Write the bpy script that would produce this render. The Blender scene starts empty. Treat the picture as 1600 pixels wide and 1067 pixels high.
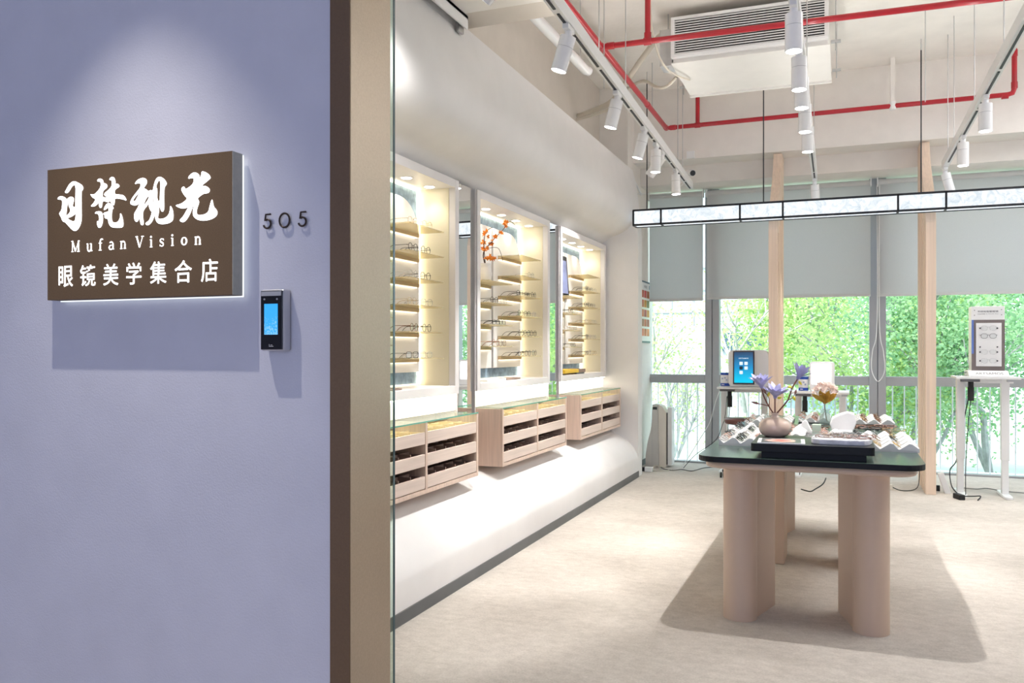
import bpy, bmesh, math, random
from mathutils import Vector, Matrix
R = math.radians
scene = bpy.context.scene
COL = scene.collection

# ---------------------------------------------------------------- camera, sky, sun, exposure
cam_d = bpy.data.cameras.new('camera'); cam = bpy.data.objects.new('camera', cam_d); COL.objects.link(cam)
cam.location = (0, 0, 1.30); cam.rotation_euler = (R(90), 0, R(21.3))
cam_d.sensor_width = 36.0; cam_d.lens = 1326 / 1600 * 36; cam_d.shift_y = 12.5 / 1600
cam_d.clip_start = .02; cam_d.clip_end = 200
scene.camera = cam
scene.view_settings.view_transform = 'Standard'; scene.view_settings.look = 'None'
scene.view_settings.gamma = 1.0; scene.view_settings.use_curve_mapping = False
scene.view_settings.exposure = 0.32
scene.cycles.use_denoising = True
scene.cycles.max_bounces = 10; scene.cycles.diffuse_bounces = 5; scene.cycles.glossy_bounces = 4
scene.cycles.transmission_bounces = 8; scene.cycles.transparent_max_bounces = 16
scene.cycles.sample_clamp_indirect = 6.0
scene.cycles.caustics_reflective = False; scene.cycles.caustics_refractive = False
w = bpy.data.worlds.new('sky'); scene.world = w; w.use_nodes = True
w.node_tree.nodes['Background'].inputs[0].default_value = (0.78, 0.91, 1.0, 1)
w.node_tree.nodes['Background'].inputs[1].default_value = 2.9
sd = bpy.data.lights.new('sun', 'SUN'); sd.energy = 6.0; sd.angle = R(1.0); sd.color = (1, .95, .86)
so = bpy.data.objects.new('sun', sd); COL.objects.link(so); so.rotation_euler = (R(34), R(-14), 0)

def area(name, loc, rot, sx, sy, power, color):
    d = bpy.data.lights.new(name, 'AREA'); d.shape = 'RECTANGLE'; d.size = sx; d.size_y = sy; d.energy = power; d.color = color
    o = bpy.data.objects.new(name, d); COL.objects.link(o); o.location = loc; o.rotation_euler = rot
    return o
# corridor: cool fill light, added with a made-up window behind the camera
area('corridor_fill', (-1.4, -4.84, 1.6), (R(90), 0, R(4)), 5.2, 2.8, 125, (.61, .68, 1.0))
# three added fill lights, unseen, over the right side of the shop (their housings are built with the ceiling services)
for _y in (4.0, 5.8, 7.6): area('fill_panel_beam', (2.45, _y, 3.155 if _y < 4.3 else 3.96), (0, R(-14), 0), .6, 1.2, 24, (.96, .98, 1.0))
# added fill light thrown up at the ceiling from the three track tops
for _x in (-1.35, -.23, .855): area('added_track_fill', (_x, 6.0, 3.03), (R(180), 0, 0), .05, 4.4, 6, (1.0, .97, .94))

# ---------------------------------------------------------------- materials
MATS = {}
def mat(name, color, rough=.5, metal=0.0, var=.04, vscale=6.0, bump=0.0, bscale=80.0, emit=None, estr=0.0, alpha=1.0, trans=0.0, ior=1.45, stretch=None, spec=.5, coat=0.0, sss=0.0):
    if name in MATS: return MATS[name]
    m = bpy.data.materials.new(name); m.use_nodes = True
    nt = m.node_tree; N = nt.nodes; L = nt.links
    b = N['Principled BSDF']
    b.inputs['Roughness'].default_value = rough; b.inputs['Metallic'].default_value = metal
    b.inputs['IOR'].default_value = ior; b.inputs['Alpha'].default_value = alpha
    b.inputs['Specular IOR Level'].default_value = spec
    b.inputs['Transmission Weight'].default_value = trans
    b.inputs['Coat Weight'].default_value = coat
    tc = N.new('ShaderNodeTexCoord'); mp = N.new('ShaderNodeMapping')
    L.new(tc.outputs['Object'], mp.inputs['Vector'])
    if stretch: mp.inputs['Scale'].default_value = stretch
    nz = N.new('ShaderNodeTexNoise'); nz.inputs['Scale'].default_value = vscale; nz.inputs['Detail'].default_value = 5
    L.new(mp.outputs['Vector'], nz.inputs['Vector'])
    rp = N.new('ShaderNodeValToRGB')
    c = Vector(color)
    lo = [max(0, v * (1 - var)) for v in c]; hi = [min(1, v * (1 + var)) for v in c]
    rp.color_ramp.elements[0].position = .3; rp.color_ramp.elements[1].position = .7
    rp.color_ramp.elements[0].color = (*lo, 1); rp.color_ramp.elements[1].color = (*hi, 1)
    L.new(nz.outputs['Fac'], rp.inputs['Fac']); L.new(rp.outputs['Color'], b.inputs['Base Color'])
    if bump:
        n2 = N.new('ShaderNodeTexNoise'); n2.inputs['Scale'].default_value = bscale; n2.inputs['Detail'].default_value = 4
        L.new(mp.outputs['Vector'], n2.inputs['Vector'])
        bp = N.new('ShaderNodeBump'); bp.inputs['Strength'].default_value = bump; bp.inputs['Distance'].default_value = .01
        L.new(n2.outputs['Fac'], bp.inputs['Height']); L.new(bp.outputs['Normal'], b.inputs['Normal'])
    if emit:
        b.inputs['Emission Color'].default_value = (*emit, 1); b.inputs['Emission Strength'].default_value = estr
    MATS[name] = m
    return m

def thin_glass(name, tint=(1, 1, 1), refl=.06, rough=0.0, body=0.0, bodycol=(1, 1, 1)):
    if name in MATS: return MATS[name]
    m = bpy.data.materials.new(name); m.use_nodes = True
    nt = m.node_tree; N = nt.nodes; L = nt.links; N.remove(N['Principled BSDF'])
    out = N['Material Output']
    t = N.new('ShaderNodeBsdfTransparent'); t.inputs[0].default_value = (*tint, 1)
    g = N.new('ShaderNodeBsdfGlossy'); g.inputs['Roughness'].default_value = rough
    lw = N.new('ShaderNodeLayerWeight'); lw.inputs['Blend'].default_value = .25
    mr = N.new('ShaderNodeMapRange'); mr.inputs['To Min'].default_value = refl; mr.inputs['To Max'].default_value = .75
    L.new(lw.outputs['Facing'], mr.inputs['Value'])
    pw = N.new('ShaderNodeMath'); pw.operation = 'POWER'; pw.inputs[1].default_value = 2.5
    L.new(lw.outputs['Facing'], pw.inputs[0]); L.new(pw.outputs[0], mr.inputs['Value'])
    mx = N.new('ShaderNodeMixShader'); L.new(mr.outputs['Result'], mx.inputs[0]); L.new(t.outputs[0], mx.inputs[1]); L.new(g.outputs[0], mx.inputs[2])
    last = mx
    if body:
        d = N.new('ShaderNodeBsdfDiffuse'); d.inputs[0].default_value = (*bodycol, 1)
        m2 = N.new('ShaderNodeMixShader'); m2.inputs[0].default_value = body
        L.new(mx.outputs[0], m2.inputs[1]); L.new(d.outputs[0], m2.inputs[2]); last = m2
    L.new(last.outputs[0], out.inputs['Surface'])
    MATS[name] = m
    return m

def glow(name, color, strength, marble=False):
    if name in MATS: return MATS[name]
    m = bpy.data.materials.new(name); m.use_nodes = True
    nt = m.node_tree; N = nt.nodes; L = nt.links; N.remove(N['Principled BSDF'])
    e = N.new('ShaderNodeEmission'); e.inputs[0].default_value = (*color, 1); e.inputs[1].default_value = strength
    if marble:
        tc = N.new('ShaderNodeTexCoord'); nz = N.new('ShaderNodeTexNoise'); nz.inputs['Scale'].default_value = 9; nz.inputs['Detail'].default_value = 9; nz.inputs['Distortion'].default_value = 2.2; nz.inputs['Roughness'].default_value = .7
        L.new(tc.outputs['Object'], nz.inputs['Vector'])
        rp = N.new('ShaderNodeValToRGB'); rp.color_ramp.elements[0].position = .34; rp.color_ramp.elements[1].position = .56
        rp.color_ramp.elements[0].color = (.58, .67, .74, 1); rp.color_ramp.elements[1].color = (*color, 1)
        L.new(nz.outputs['Fac'], rp.inputs['Fac']); L.new(rp.outputs['Color'], e.inputs[0])
    L.new(e.outputs[0], N['Material Output'].inputs['Surface'])
    MATS[name] = m
    return m

def leaf_mat(name, c1, c2, through=.5, nscale=1.6):
    if name in MATS: return MATS[name]
    m = bpy.data.materials.new(name); m.use_nodes = True
    nt = m.node_tree; N = nt.nodes; L = nt.links; N.remove(N['Principled BSDF'])
    tc = N.new('ShaderNodeTexCoord'); nz = N.new('ShaderNodeTexNoise'); nz.inputs['Scale'].default_value = nscale; nz.inputs['Detail'].default_value = 8
    L.new(tc.outputs['Object'], nz.inputs['Vector'])
    rp = N.new('ShaderNodeValToRGB'); rp.color_ramp.elements[0].position = .35; rp.color_ramp.elements[1].position = .65
    rp.color_ramp.elements[0].color = (*c1, 1); rp.color_ramp.elements[1].color = (*c2, 1)
    L.new(nz.outputs['Fac'], rp.inputs['Fac'])
    d = N.new('ShaderNodeBsdfDiffuse'); t = N.new('ShaderNodeBsdfTranslucent'); mx = N.new('ShaderNodeMixShader'); mx.inputs[0].default_value = through
    L.new(rp.outputs['Color'], d.inputs[0]); L.new(rp.outputs['Color'], t.inputs[0])
    L.new(d.outputs[0], mx.inputs[1]); L.new(t.outputs[0], mx.inputs[2]); L.new(mx.outputs[0], N['Material Output'].inputs['Surface'])
    MATS[name] = m
    return m

def carpet_mat():
    m = mat('carpet', (.60, .555, .50), rough=.95, var=.0, spec=.1)
    nt = m.node_tree; N = nt.nodes; L = nt.links; b = N['Principled BSDF']
    tc = N.new('ShaderNodeTexCoord')
    def noise(sc, det, sx=1, sy=1):
        mp = N.new('ShaderNodeMapping'); mp.inputs['Scale'].default_value = (sx, sy, 1); L.new(tc.outputs['Object'], mp.inputs['Vector'])
        n = N.new('ShaderNodeTexNoise'); n.inputs['Scale'].default_value = sc; n.inputs['Detail'].default_value = det; n.inputs['Roughness'].default_value = .65
        L.new(mp.outputs['Vector'], n.inputs['Vector']); return n
    a = noise(2.4, 6, 1.0, 1.4); f = noise(110, 4); g = noise(16, 5, 1, 1.5)
    ad = N.new('ShaderNodeMath'); ad.operation = 'ADD'; L.new(a.outputs['Fac'], ad.inputs[0]); L.new(f.outputs['Fac'], ad.inputs[1])
    ad2 = N.new('ShaderNodeMath'); ad2.operation = 'ADD'; L.new(ad.outputs[0], ad2.inputs[0]); L.new(g.outputs['Fac'], ad2.inputs[1])
    dv = N.new('ShaderNodeMath'); dv.operation = 'DIVIDE'; dv.inputs[1].default_value = 3; L.new(ad2.outputs[0], dv.inputs[0])
    rp = N.new('ShaderNodeValToRGB'); rp.color_ramp.elements[0].position = .38; rp.color_ramp.elements[1].position = .62
    rp.color_ramp.elements[0].color = (.465, .42, .375, 1); rp.color_ramp.elements[1].color = (.665, .612, .555, 1)
    L.new(dv.outputs[0], rp.inputs['Fac']); L.new(rp.outputs['Color'], b.inputs['Base Color'])
    bp = N.new('ShaderNodeBump'); bp.inputs['Strength'].default_value = .35; bp.inputs['Distance'].default_value = .006
    L.new(f.outputs['Fac'], bp.inputs['Height']); L.new(bp.outputs['Normal'], b.inputs['Normal'])
    return m

def wood(name, c, dark=.82, scale=(26, 26, 1.2)):
    return mat(name, c, rough=.55, var=(1 - dark) / 2, vscale=1.6, stretch=scale, spec=.25)

M_wall = mat('warm_white_plaster', (.85, .835, .83), rough=.85, var=.015, bump=.04, bscale=120)
M_upper = mat('beige_wall_paint', (.70, .645, .58), rough=.9, var=.03, bump=.05)
M_beam = mat('beam_paint', (.83, .79, .745), rough=.9, var=.03, bump=.06)
M_ceil = mat('ceiling_paint', (.87, .84, .79), rough=.9, var=.05, vscale=3, bump=.25, bscale=18)
M_corr = mat('corridor_wallpaper', (.54, .545, .60), rough=.85, var=.03, bump=.10, bscale=160)
M_bronze = mat('champagne_aluminium', (.50, .42, .33), rough=.42, metal=.8, var=.05, vscale=160, bump=.02, bscale=300)
M_signface = mat('bronze_sign_sheet', (.135, .085, .042), rough=.55, metal=.1, var=.15, vscale=260)
M_signside = mat('brushed_sign_edge', (.46, .46, .40), rough=.5, metal=.15, var=.06, vscale=60)
M_white = mat('white_plastic', (.86, .86, .86), rough=.4, var=.01)
M_gloss = mat('gloss_white_shell', (.9, .9, .9), rough=.2, var=.01, coat=.3)
M_black = mat('black_metal', (.012, .014, .018), rough=.45, var=.1)
M_rubber = mat('black_rubber', (.02, .02, .022), rough=.7, var=.1)
M_red = mat('red_pipe_enamel', (.44, .010, .022), rough=.33, var=.08, coat=.3)
M_grey = mat('grey_window_aluminium', (.40, .405, .42), rough=.45, metal=.25, var=.02)
M_steel = mat('galvanised_steel', (.55, .55, .55), rough=.4, metal=.9, var=.1)
M_base = mat('grey_skirting', (.12, .125, .13), rough=.5, var=.08)
M_frame = mat('niche_white_lacquer', (.85, .82, .82), rough=.45, var=.01)
M_niche = mat('niche_cream_panel', (.76, .70, .55), rough=.6, var=.01)
M_blue = mat('blue_grey_stucco', (.26, .36, .46), rough=.9, var=.30, vscale=24, bump=.5, bscale=40)
M_arch = mat('white_arch_panel', (.92, .90, .88), rough=.55, var=.01)
M_oak = wood('pale_pink_oak', (.70, .545, .455), dark=.80, scale=(60, 60, 1.6))
M_oakh = wood('pale_pink_oak_drawer_grain', (.72, .60, .53), dark=.84, scale=(60, 1.4, 60))
M_tray = mat('brown_felt_tray', (.34, .25, .21), rough=.95, var=.1)
M_fin = wood('light_beech', (.84, .67, .535), dark=.84, scale=(40, 14, .8))
M_leg = mat('beige_pink_lacquer', (.58, .435, .325), rough=.45, var=.02, bump=.03, bscale=200)
M_top = mat('black_green_table_top', (.045, .080, .066), rough=.24, var=.2, vscale=120, spec=1.0)
M_tedge = mat('black_table_edge', (.008, .010, .012), rough=.5, spec=.25)
M_riser = mat('black_oak_riser', (.010, .012, .013), rough=.34, var=.3, vscale=2, stretch=(2, 40, 60), spec=.6)
M_blind = leaf_mat('grey_blind_fabric', (.69, .69, .695), (.72, .72, .725), .42, 300)
M_gold = mat('champagne_shelf_rail', (.56, .42, .25), rough=.38, metal=.5, var=.03)
M_led = glow('warm_led', (1.0, .86, .58), 5.0)
M_ledsoft = glow('warm_led_soft', (1.0, .86, .62), 2.0)
M_bright = glow('lamp_lens', (1.0, .98, .95), 14.0)
M_down = glow('downlight_lens', (1.0, .93, .80), 14.0)
M_sign = glow('sign_letters_light', (.93, .95, 1.0), 3.2)
M_halo = glow('sign_halo_light', (.86, .92, 1.0), 1.0)
M_pend = glow('alabaster_lamp_panel', (.93, .97, 1.0), .92, marble=True)
M_screen = glow('screen_blue', (.10, .42, .95), .8)
M_glass = thin_glass('window_glass', (.955, .985, 1.0), .012)
M_lens = thin_glass('spectacle_lens', (.96, .97, .97), .03)
M_shelf = thin_glass('champagne_glass_shelf', (.97, .93, .80), .05, body=.35, bodycol=(.80, .70, .48))
M_ctop = thin_glass('green_glass_top', (.90, .98, .94), .08)
M_edge = mat('green_glass_edge', (.10, .36, .28), rough=.15, var=.05, emit=None)
M_vglass = thin_glass('vase_glass', (.90, .95, .94), .06, body=.10, bodycol=(.85, .92, .9))
M_mirror = mat('mirror_silver', (.92, .94, .94), rough=.01, metal=1.0, var=0)

# ---------------------------------------------------------------- mesh builder
class MB:
    def __init__(s): s.bm = bmesh.new()
    def _new(s, ret, M): bmesh.ops.transform(s.bm, matrix=M, verts=ret['verts']); return ret['verts']
    def box(s, x0, x1, y0, y1, z0, z1, rot=None, piv=None):
        c = Vector(((x0 + x1) / 2, (y0 + y1) / 2, (z0 + z1) / 2))
        M = Matrix.Translation(c) @ Matrix.Diagonal((abs(x1 - x0), abs(y1 - y0), abs(z1 - z0), 1))
        if rot is not None:
            p = Vector(piv) if piv is not None else c
            M = Matrix.Translation(p) @ rot.to_4x4() @ Matrix.Translation(-p) @ M
        s._new(bmesh.ops.create_cube(s.bm, size=1), M); return s
    def cyl(s, p0, p1, r0, r1=None, seg=16, caps=True):
        p0 = Vector(p0); p1 = Vector(p1); d = p1 - p0
        q = d.to_track_quat('Z', 'Y').to_matrix().to_4x4()
        s._new(bmesh.ops.create_cone(s.bm, cap_ends=caps, segments=seg, radius1=r0, radius2=r0 if r1 is None else r1, depth=d.length), Matrix.Translation((p0 + p1) / 2) @ q); return s
    def sph(s, c, r, seg=14, rings=9):
        r = r if hasattr(r, '__len__') else (r, r, r)
        s._new(bmesh.ops.create_uvsphere(s.bm, u_segments=seg, v_segments=rings, radius=1), Matrix.Translation(c) @ Matrix.Diagonal((*r, 1))); return s
    def tube(s, pts, r, seg=8, closed=False):
        pts = [Vector(p) for p in pts]; n = len(pts); rings = []; up = Vector((0.123, .31, .94)).normalized()
        for i, p in enumerate(pts):
            a = pts[(i - 1) % n] if (closed or i > 0) else p; b = pts[(i + 1) % n] if (closed or i < n - 1) else p
            t = (b - a).normalized()
            u = up - t * up.dot(t)
            if u.length < 1e-4: u = t.orthogonal()
            u.normalize(); v = t.cross(u); up = u
            rr = r[i] if hasattr(r, '__len__') else r
            rings.append([s.bm.verts.new(p + (u * math.cos(k * 2 * math.pi / seg) + v * math.sin(k * 2 * math.pi / seg)) * rr) for k in range(seg)])
        m = n if closed else n - 1
        for i in range(m):
            A, B = rings[i], rings[(i + 1) % n]
            off = 0
            if closed and i == n - 1:
                off = min(range(seg), key=lambda o: (A[0].co - B[o].co).length)
            for k in range(seg): s.bm.faces.new((A[k], A[(k + 1) % seg], B[(k + 1 + off) % seg], B[(k + off) % seg]))
        if not closed:
            s.bm.faces.new(rings[0][::-1]); s.bm.faces.new(rings[-1])
        return s
    def prism(s, poly, axis, a, b):
        """extrude a 2-D polygon along an axis: 'x' poly=(y,z), 'y' poly=(x,z), 'z' poly=(x,y)"""
        def P(u, v, t): return {'x': (t, u, v), 'y': (u, t, v), 'z': (u, v, t)}[axis]
        A = [s.bm.verts.new(P(u, v, a)) for u, v in poly]; B = [s.bm.verts.new(P(u, v, b)) for u, v in poly]
        n = len(poly); fs = [s.bm.faces.new(A), s.bm.faces.new(B[::-1])]
        for i in range(n): fs.append(s.bm.faces.new((A[i], B[i], B[(i + 1) % n], A[(i + 1) % n])))
        bmesh.ops.recalc_face_normals(s.bm, faces=fs); return s
    def lathe(s, prof, c=(0, 0, 0), seg=28):
        c = Vector(c); rings = []
        for r, z in prof:
            if r < 1e-5: rings.append([s.bm.verts.new(c + Vector((0, 0, z)))])
            else: rings.append([s.bm.verts.new(c + Vector((r * math.cos(k * 2 * math.pi / seg), r * math.sin(k * 2 * math.pi / seg), z))) for k in range(seg)])
        for A, B in zip(rings, rings[1:]):
            for k in range(seg):
                q = [A[k % len(A)], A[(k + 1) % len(A)], B[(k + 1) % len(B)], B[k % len(B)]]
                q = [v for i, v in enumerate(q) if v not in q[:i]]
                if len(q) > 2: s.bm.faces.new(q)
        return s
    def face(s, pts): s.bm.faces.new([s.bm.verts.new(p) for p in pts]); return s
    def mesh(s, me, M):
        n = len(s.bm.verts); s.bm.from_mesh(me); s.bm.verts.ensure_lookup_table()
        bmesh.ops.transform(s.bm, matrix=M, verts=s.bm.verts[n:]); return s
    def build(s, name, m, parent=None, bevel=0, smooth=False, seg=2, weld=False):
        if weld: bmesh.ops.remove_doubles(s.bm, verts=s.bm.verts, dist=1e-5)
        off = Vector((0, 0, 0)); p = parent
        while p is not None: off += p.location; p = p.parent
        if parent is None:
            co = [v.co for v in s.bm.verts]
            off = Vector(((min(c.x for c in co) + max(c.x for c in co)) / 2, (min(c.y for c in co) + max(c.y for c in co)) / 2, min(c.z for c in co)))
        bmesh.ops.translate(s.bm, vec=-off, verts=s.bm.verts)
        if smooth == 'all':
            for f in s.bm.faces: f.smooth = True
        elif smooth:
            for f in s.bm.faces: f.smooth = True
            for e in s.bm.edges:
                if len(e.link_faces) != 2 or e.calc_face_angle(0) > R(38): e.smooth = False
        me = bpy.data.meshes.new(name); s.bm.to_mesh(me); s.bm.free()
        for mm in (m if isinstance(m, (list, tuple)) else [m]): me.materials.append(mm)
        o = bpy.data.objects.new(name, me); COL.objects.link(o)
        if parent is not None: o.parent = parent
        else: o.location = off
        if bevel:
            b = o.modifiers.new('bevel', 'BEVEL'); b.width = bevel; b.segments = seg; b.limit_method = 'ANGLE'; b.angle_limit = R(40)
        return o

def tag(o, label=None, cat=None, group=None, kind=None):
    if label: o['label'] = label
    if cat: o['category'] = cat
    if group: o['group'] = group
    if kind: o['kind'] = kind
    return o
def thing(name, label, cat, loc=(0, 0, 0), group=None):
    o = bpy.data.objects.new(name, None); o.empty_display_size = .05; COL.objects.link(o); o.location = loc
    return tag(o, label, cat, group)
def struct(mb, name, m, parent=None, label=None, **k):
    o = mb.build(name, m, parent, **k)
    if parent is None: o['kind'] = 'structure'
    if label: o['label'] = label
    return o
def children(o): return [c for c in bpy.data.objects if c.parent == o]
def dup(root, loc, rotz, label, group=None):
    r = root.copy(); COL.objects.link(r); r.location = loc; r.rotation_euler = (0, 0, rotz); r['label'] = label
    if group: r['group'] = group
    for ch in root.children:
        c = ch.copy(); COL.objects.link(c); c.parent = r
        for g in ch.children:
            d = g.copy(); COL.objects.link(d); d.parent = c
    return r
def spot(name, parent, loc, direction, power, size, blend, color, radius=.03):
    d = bpy.data.lights.new(name, 'SPOT'); d.energy = power; d.spot_size = R(size); d.spot_blend = blend; d.color = color; d.shadow_soft_size = radius
    o = bpy.data.objects.new(name, d); COL.objects.link(o); o.parent = parent; o.location = loc
    o.rotation_euler = Vector(direction).to_track_quat('-Z', 'Y').to_euler()
    return o
def catmull(pts, n=6, closed=False):
    P = [Vector(p) for p in pts]; out = []; m = len(P)
    rng = range(m) if closed else range(m - 1)
    for i in rng:
        if closed: a, b, c, d = P[i - 1], P[i], P[(i + 1) % m], P[(i + 2) % m]
        else: a, b, c, d = P[max(i - 1, 0)], P[i], P[i + 1], P[min(i + 2, m - 1)]
        for k in range(n):
            t = k / n
            out.append(.5 * ((2 * b) + (c - a) * t + (2 * a - 5 * b + 4 * c - d) * t * t + (3 * b - a - 3 * c + d) * t ** 3))
    if not closed: out.append(P[-1])
    return out
def rrect(x0, x1, y0, y1, r, n=6):
    out = []
    for cx, cy, a in ((x1 - r, y1 - r, 0), (x0 + r, y1 - r, 90), (x0 + r, y0 + r, 180), (x1 - r, y0 + r, 270)):
        for k in range(n + 1):
            t = R(a + 90 * k / n); out.append((cx + r * math.cos(t), cy + r * math.sin(t)))
    return out
def to_mesh(curve):
    o = bpy.data.objects.new('letter_source', curve); COL.objects.link(o)
    dg = bpy.context.evaluated_depsgraph_get(); me = bpy.data.meshes.new_from_object(o.evaluated_get(dg))
    bpy.data.objects.remove(o); bpy.data.curves.remove(curve); return me
def text_mesh(body, size=1.0, bold=0.0, ext=0.0):
    c = bpy.data.curves.new('letters', 'FONT'); c.body = body; c.size = size; c.offset = bold; c.extrude = ext; c.resolution_u = 4
    return to_mesh(c)
def fill_mesh(polys, ext):
    c = bpy.data.curves.new('brush', 'CURVE'); c.dimensions = '2D'; c.fill_mode = 'BOTH'; c.extrude = ext
    for p in polys:
        s = c.splines.new('POLY'); s.points.add(len(p) - 1); s.use_cyclic_u = True
        for q, v in zip(s.points, p): q.co = (v[0], v[1], 0, 1)
    return to_mesh(c)
def bounds(me):
    xs = [v.co.x for v in me.vertices]; ys = [v.co.y for v in me.vertices]
    return min(xs), max(xs), min(ys), max(ys)
def put_text(mb, body, x0, x1, z0, z1, y, bold=0.0, ext=.001, axis='y-'):
    """fit upright lettering into the rectangle x0..x1, z0..z1 on the plane y, facing -Y"""
    me = text_mesh(body, 1.0, bold, 0.0); a, b, c, d = bounds(me)
    sx = (x1 - x0) / (b - a); sz = (z1 - z0) / (d - c)
    M = Matrix(((sx, 0, 0, x0 - a * sx), (0, 0, -1, y), (0, sz, 0, z0 - c * sz), (0, 0, 0, 1)))
    mb.mesh(me, M); bpy.data.meshes.remove(me); return mb
# ---------------------------------------------------------------- the setting
LIN = math.radians
struct(MB().box(-6, 4, -5, 9.95, -.12, 0), 'floor', carpet_mat())
struct(MB().box(-6.2, 4, 2.3, 10.2, 4.06, 4.2), 'ceiling', M_ceil)
struct(MB().box(-6, 4, -5, 2.3, 3.25, 3.4), 'ceiling_corridor', mat('corridor_ceiling_paint', (.7, .7, .72), rough=.9))
struct(MB().box(-6, -1.42, 2.165, 2.40, 0, 3.4).box(-1.42, 4, 2.165, 2.40, 3.17, 4.06), 'wall_front', M_corr)
struct(MB().box(-6.15, -6, -5, 2.4, 0, 3.4), 'wall_corridor_left', M_corr)
struct(MB().box(3.9, 4.05, -5, 2.2, 0, 3.4), 'wall_corridor_right', M_corr)
struct(MB().box(-6.15, 4.05, -5.15, -5, 0, 3.4), 'wall_corridor_back', M_corr)
struct(MB().box(3.2, 3.35, 2.2, 10, 0, 4.06), 'wall_right', M_wall)
struct(MB().box(-4.1, 1.3, -5, -4.9, .1, .2).box(-4.1, 1.3, -5, -4.9, 3.0, 3.1).box(-4.1, -4.0, -5, -4.9, .2, 3.0).box(1.2, 1.3, -5, -4.9, .2, 3.0).box(-4.0, 1.2, -5, -4.97, .2, 3.0), 'window_fill_added', glow('corridor_fill_glow', (.61, .68, 1.0), .6))  # made-up glowing window, unseen, added to go with the corridor fill
# bronze reveal of the entrance
post = struct(MB().box(-1.42, -1.352, 2.158, 2.395, 0, 3.17), 'door_1', M_bronze, bevel=.002)
MB().box(-1.42, -1.3525, 2.153, 2.158, 0, 3.17).build('front_strip', mat('bronze_dark_reflection', (.15, .095, .055), rough=.5, metal=.35, var=.06, vscale=160), post)  # same bronze, coloured darker for the dark corridor it reflects
gp = MB().box(-2.6, -1.357, 2.419, 2.431, .01, 3.15).build('sliding_pane', M_ctop, post)
MB().box(-1.3572, -1.3555, 2.419, 2.431, .01, 3.15).build('pane_edge', mat('dark_glass_edge', (.07, .13, .14), rough=.15), post)
# soffit in front of the shop ceiling, second step behind it, wall channel
struct(MB().box(-2.4, 3.2, 2.4, 4.32, 3.175, 3.40), 'ceiling_soffit', M_ceil)
struct(MB().box(-2.4, -1.56, 4.32, 4.70, 3.245, 3.6), 'ceiling_soffit_step', M_upper)
# left wall: rounded bellies above and below the display band
low = [(-2.62, 0), (-1.945, 0)]
lowc = catmull([(-1.945, .0, 0), (-1.945, .16, 0), (-1.958, .23, 0), (-2.005, .310, 0), (-2.085, .385, 0), (-2.18, .435, 0), (-2.28, .475, 0), (-2.36, .50, 0)], 6)
upc = catmull([(-2.36, 2.372, 0), (-2.315, 2.40, 0), (-2.24, 2.452, 0), (-2.14, 2.49, 0), (-2.045, 2.545, 0), (-1.985, 2.625, 0), (-1.973, 2.76, 0), (-2.005, 3.02, 0), (-2.045, 3.172, 0)], 6)
wl = MB()
wl.prism([(-2.62, 0)] + [(p.x, p.y) for p in lowc] + [(-2.62, .50)], 'y', 2.45, 8.54)
struct(wl, 'wall_left_lower', M_wall, smooth=True); wl = MB()
wl.prism([(-2.62, 2.37)] + [(p.x, p.y) for p in upc] + [(-2.62, 3.172)], 'y', 2.45, 8.54)
struct(wl, 'wall_left_overhang', M_wall, smooth=True)
struct(MB().box(-2.74, -2.62, 2.4, 8.72, 0, 3.172), 'wall_left', M_wall)
struct(MB().prism([(-2.62, 0), (-1.947, 0), (-1.947, 2.45), (-1.975, 2.76), (-2.007, 3.02), (-2.047, 3.172), (-2.62, 3.172)], 'y', 8.54, 8.72), 'wall_left_end', M_wall)
struct(MB().box(-2.74, -2.405, 2.4, 8.72, 3.172, 4.06), 'wall_left_upper', M_upper)
struct(MB().box(-2.74, -2.10, 8.72, 9.95, 0, 4.06), 'wall_left_column', M_beam)
struct(MB().box(-1.945, -1.937, 2.45, 8.535, 0, .062), 'baseboard_left', M_base)
struct(MB().box(-2.10, -2.092, 8.72, 9.80, 0, .062), 'baseboard_column', M_base)
# window wall beams
struct(MB().box(-2.1, 3.2, 9.0, 9.33, 3.306, 4.06), 'wall_back_beam', M_beam)
struct(MB().box(-2.1, 3.2, 9.33, 9.98, 3.115, 4.06), 'wall_back_lintel', M_beam)
struct(MB().box(-3.2, 4.2, 9.95, 10.35, -.14, -.02), 'trim_1', mat('pale_terrace_slab', (.8, .8, .8), rough=.8))
# windows: glazed bays with mullions, transom and panes
bays = ((-2.10, -1.462), (-1.304, .262), (.426, 1.99), (2.15, 3.2))
for i, (a, b) in enumerate(bays):
    f = MB().box(a, b, 9.82, 9.92, .915, 1.012).box(a, b, 9.82, 9.92, 0, .02)
    o = struct(f, 'window_%d' % (i + 1), M_grey, bevel=.003)
    MB().box(a, b, 9.868, 9.876, .02, .915).build('pane', M_glass, o)
    MB().box(a, b, 9.868, 9.876, 1.012, 3.115).build('pane', M_glass, o)
for i, (a, b) in enumerate(((-1.462, -1.304), (.262, .426), (1.99, 2.15))):
    mu = MB().box(a, (a + b) / 2 - .004, 9.80, 9.94, 0, 3.115).box((a + b) / 2 + .004, b, 9.80, 9.94, 0, 3.115).box(a + .02, b - .02, 9.83, 9.94, 0, 3.115)
    struct(mu, 'window_mullion', M_grey, bevel=.003)
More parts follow.
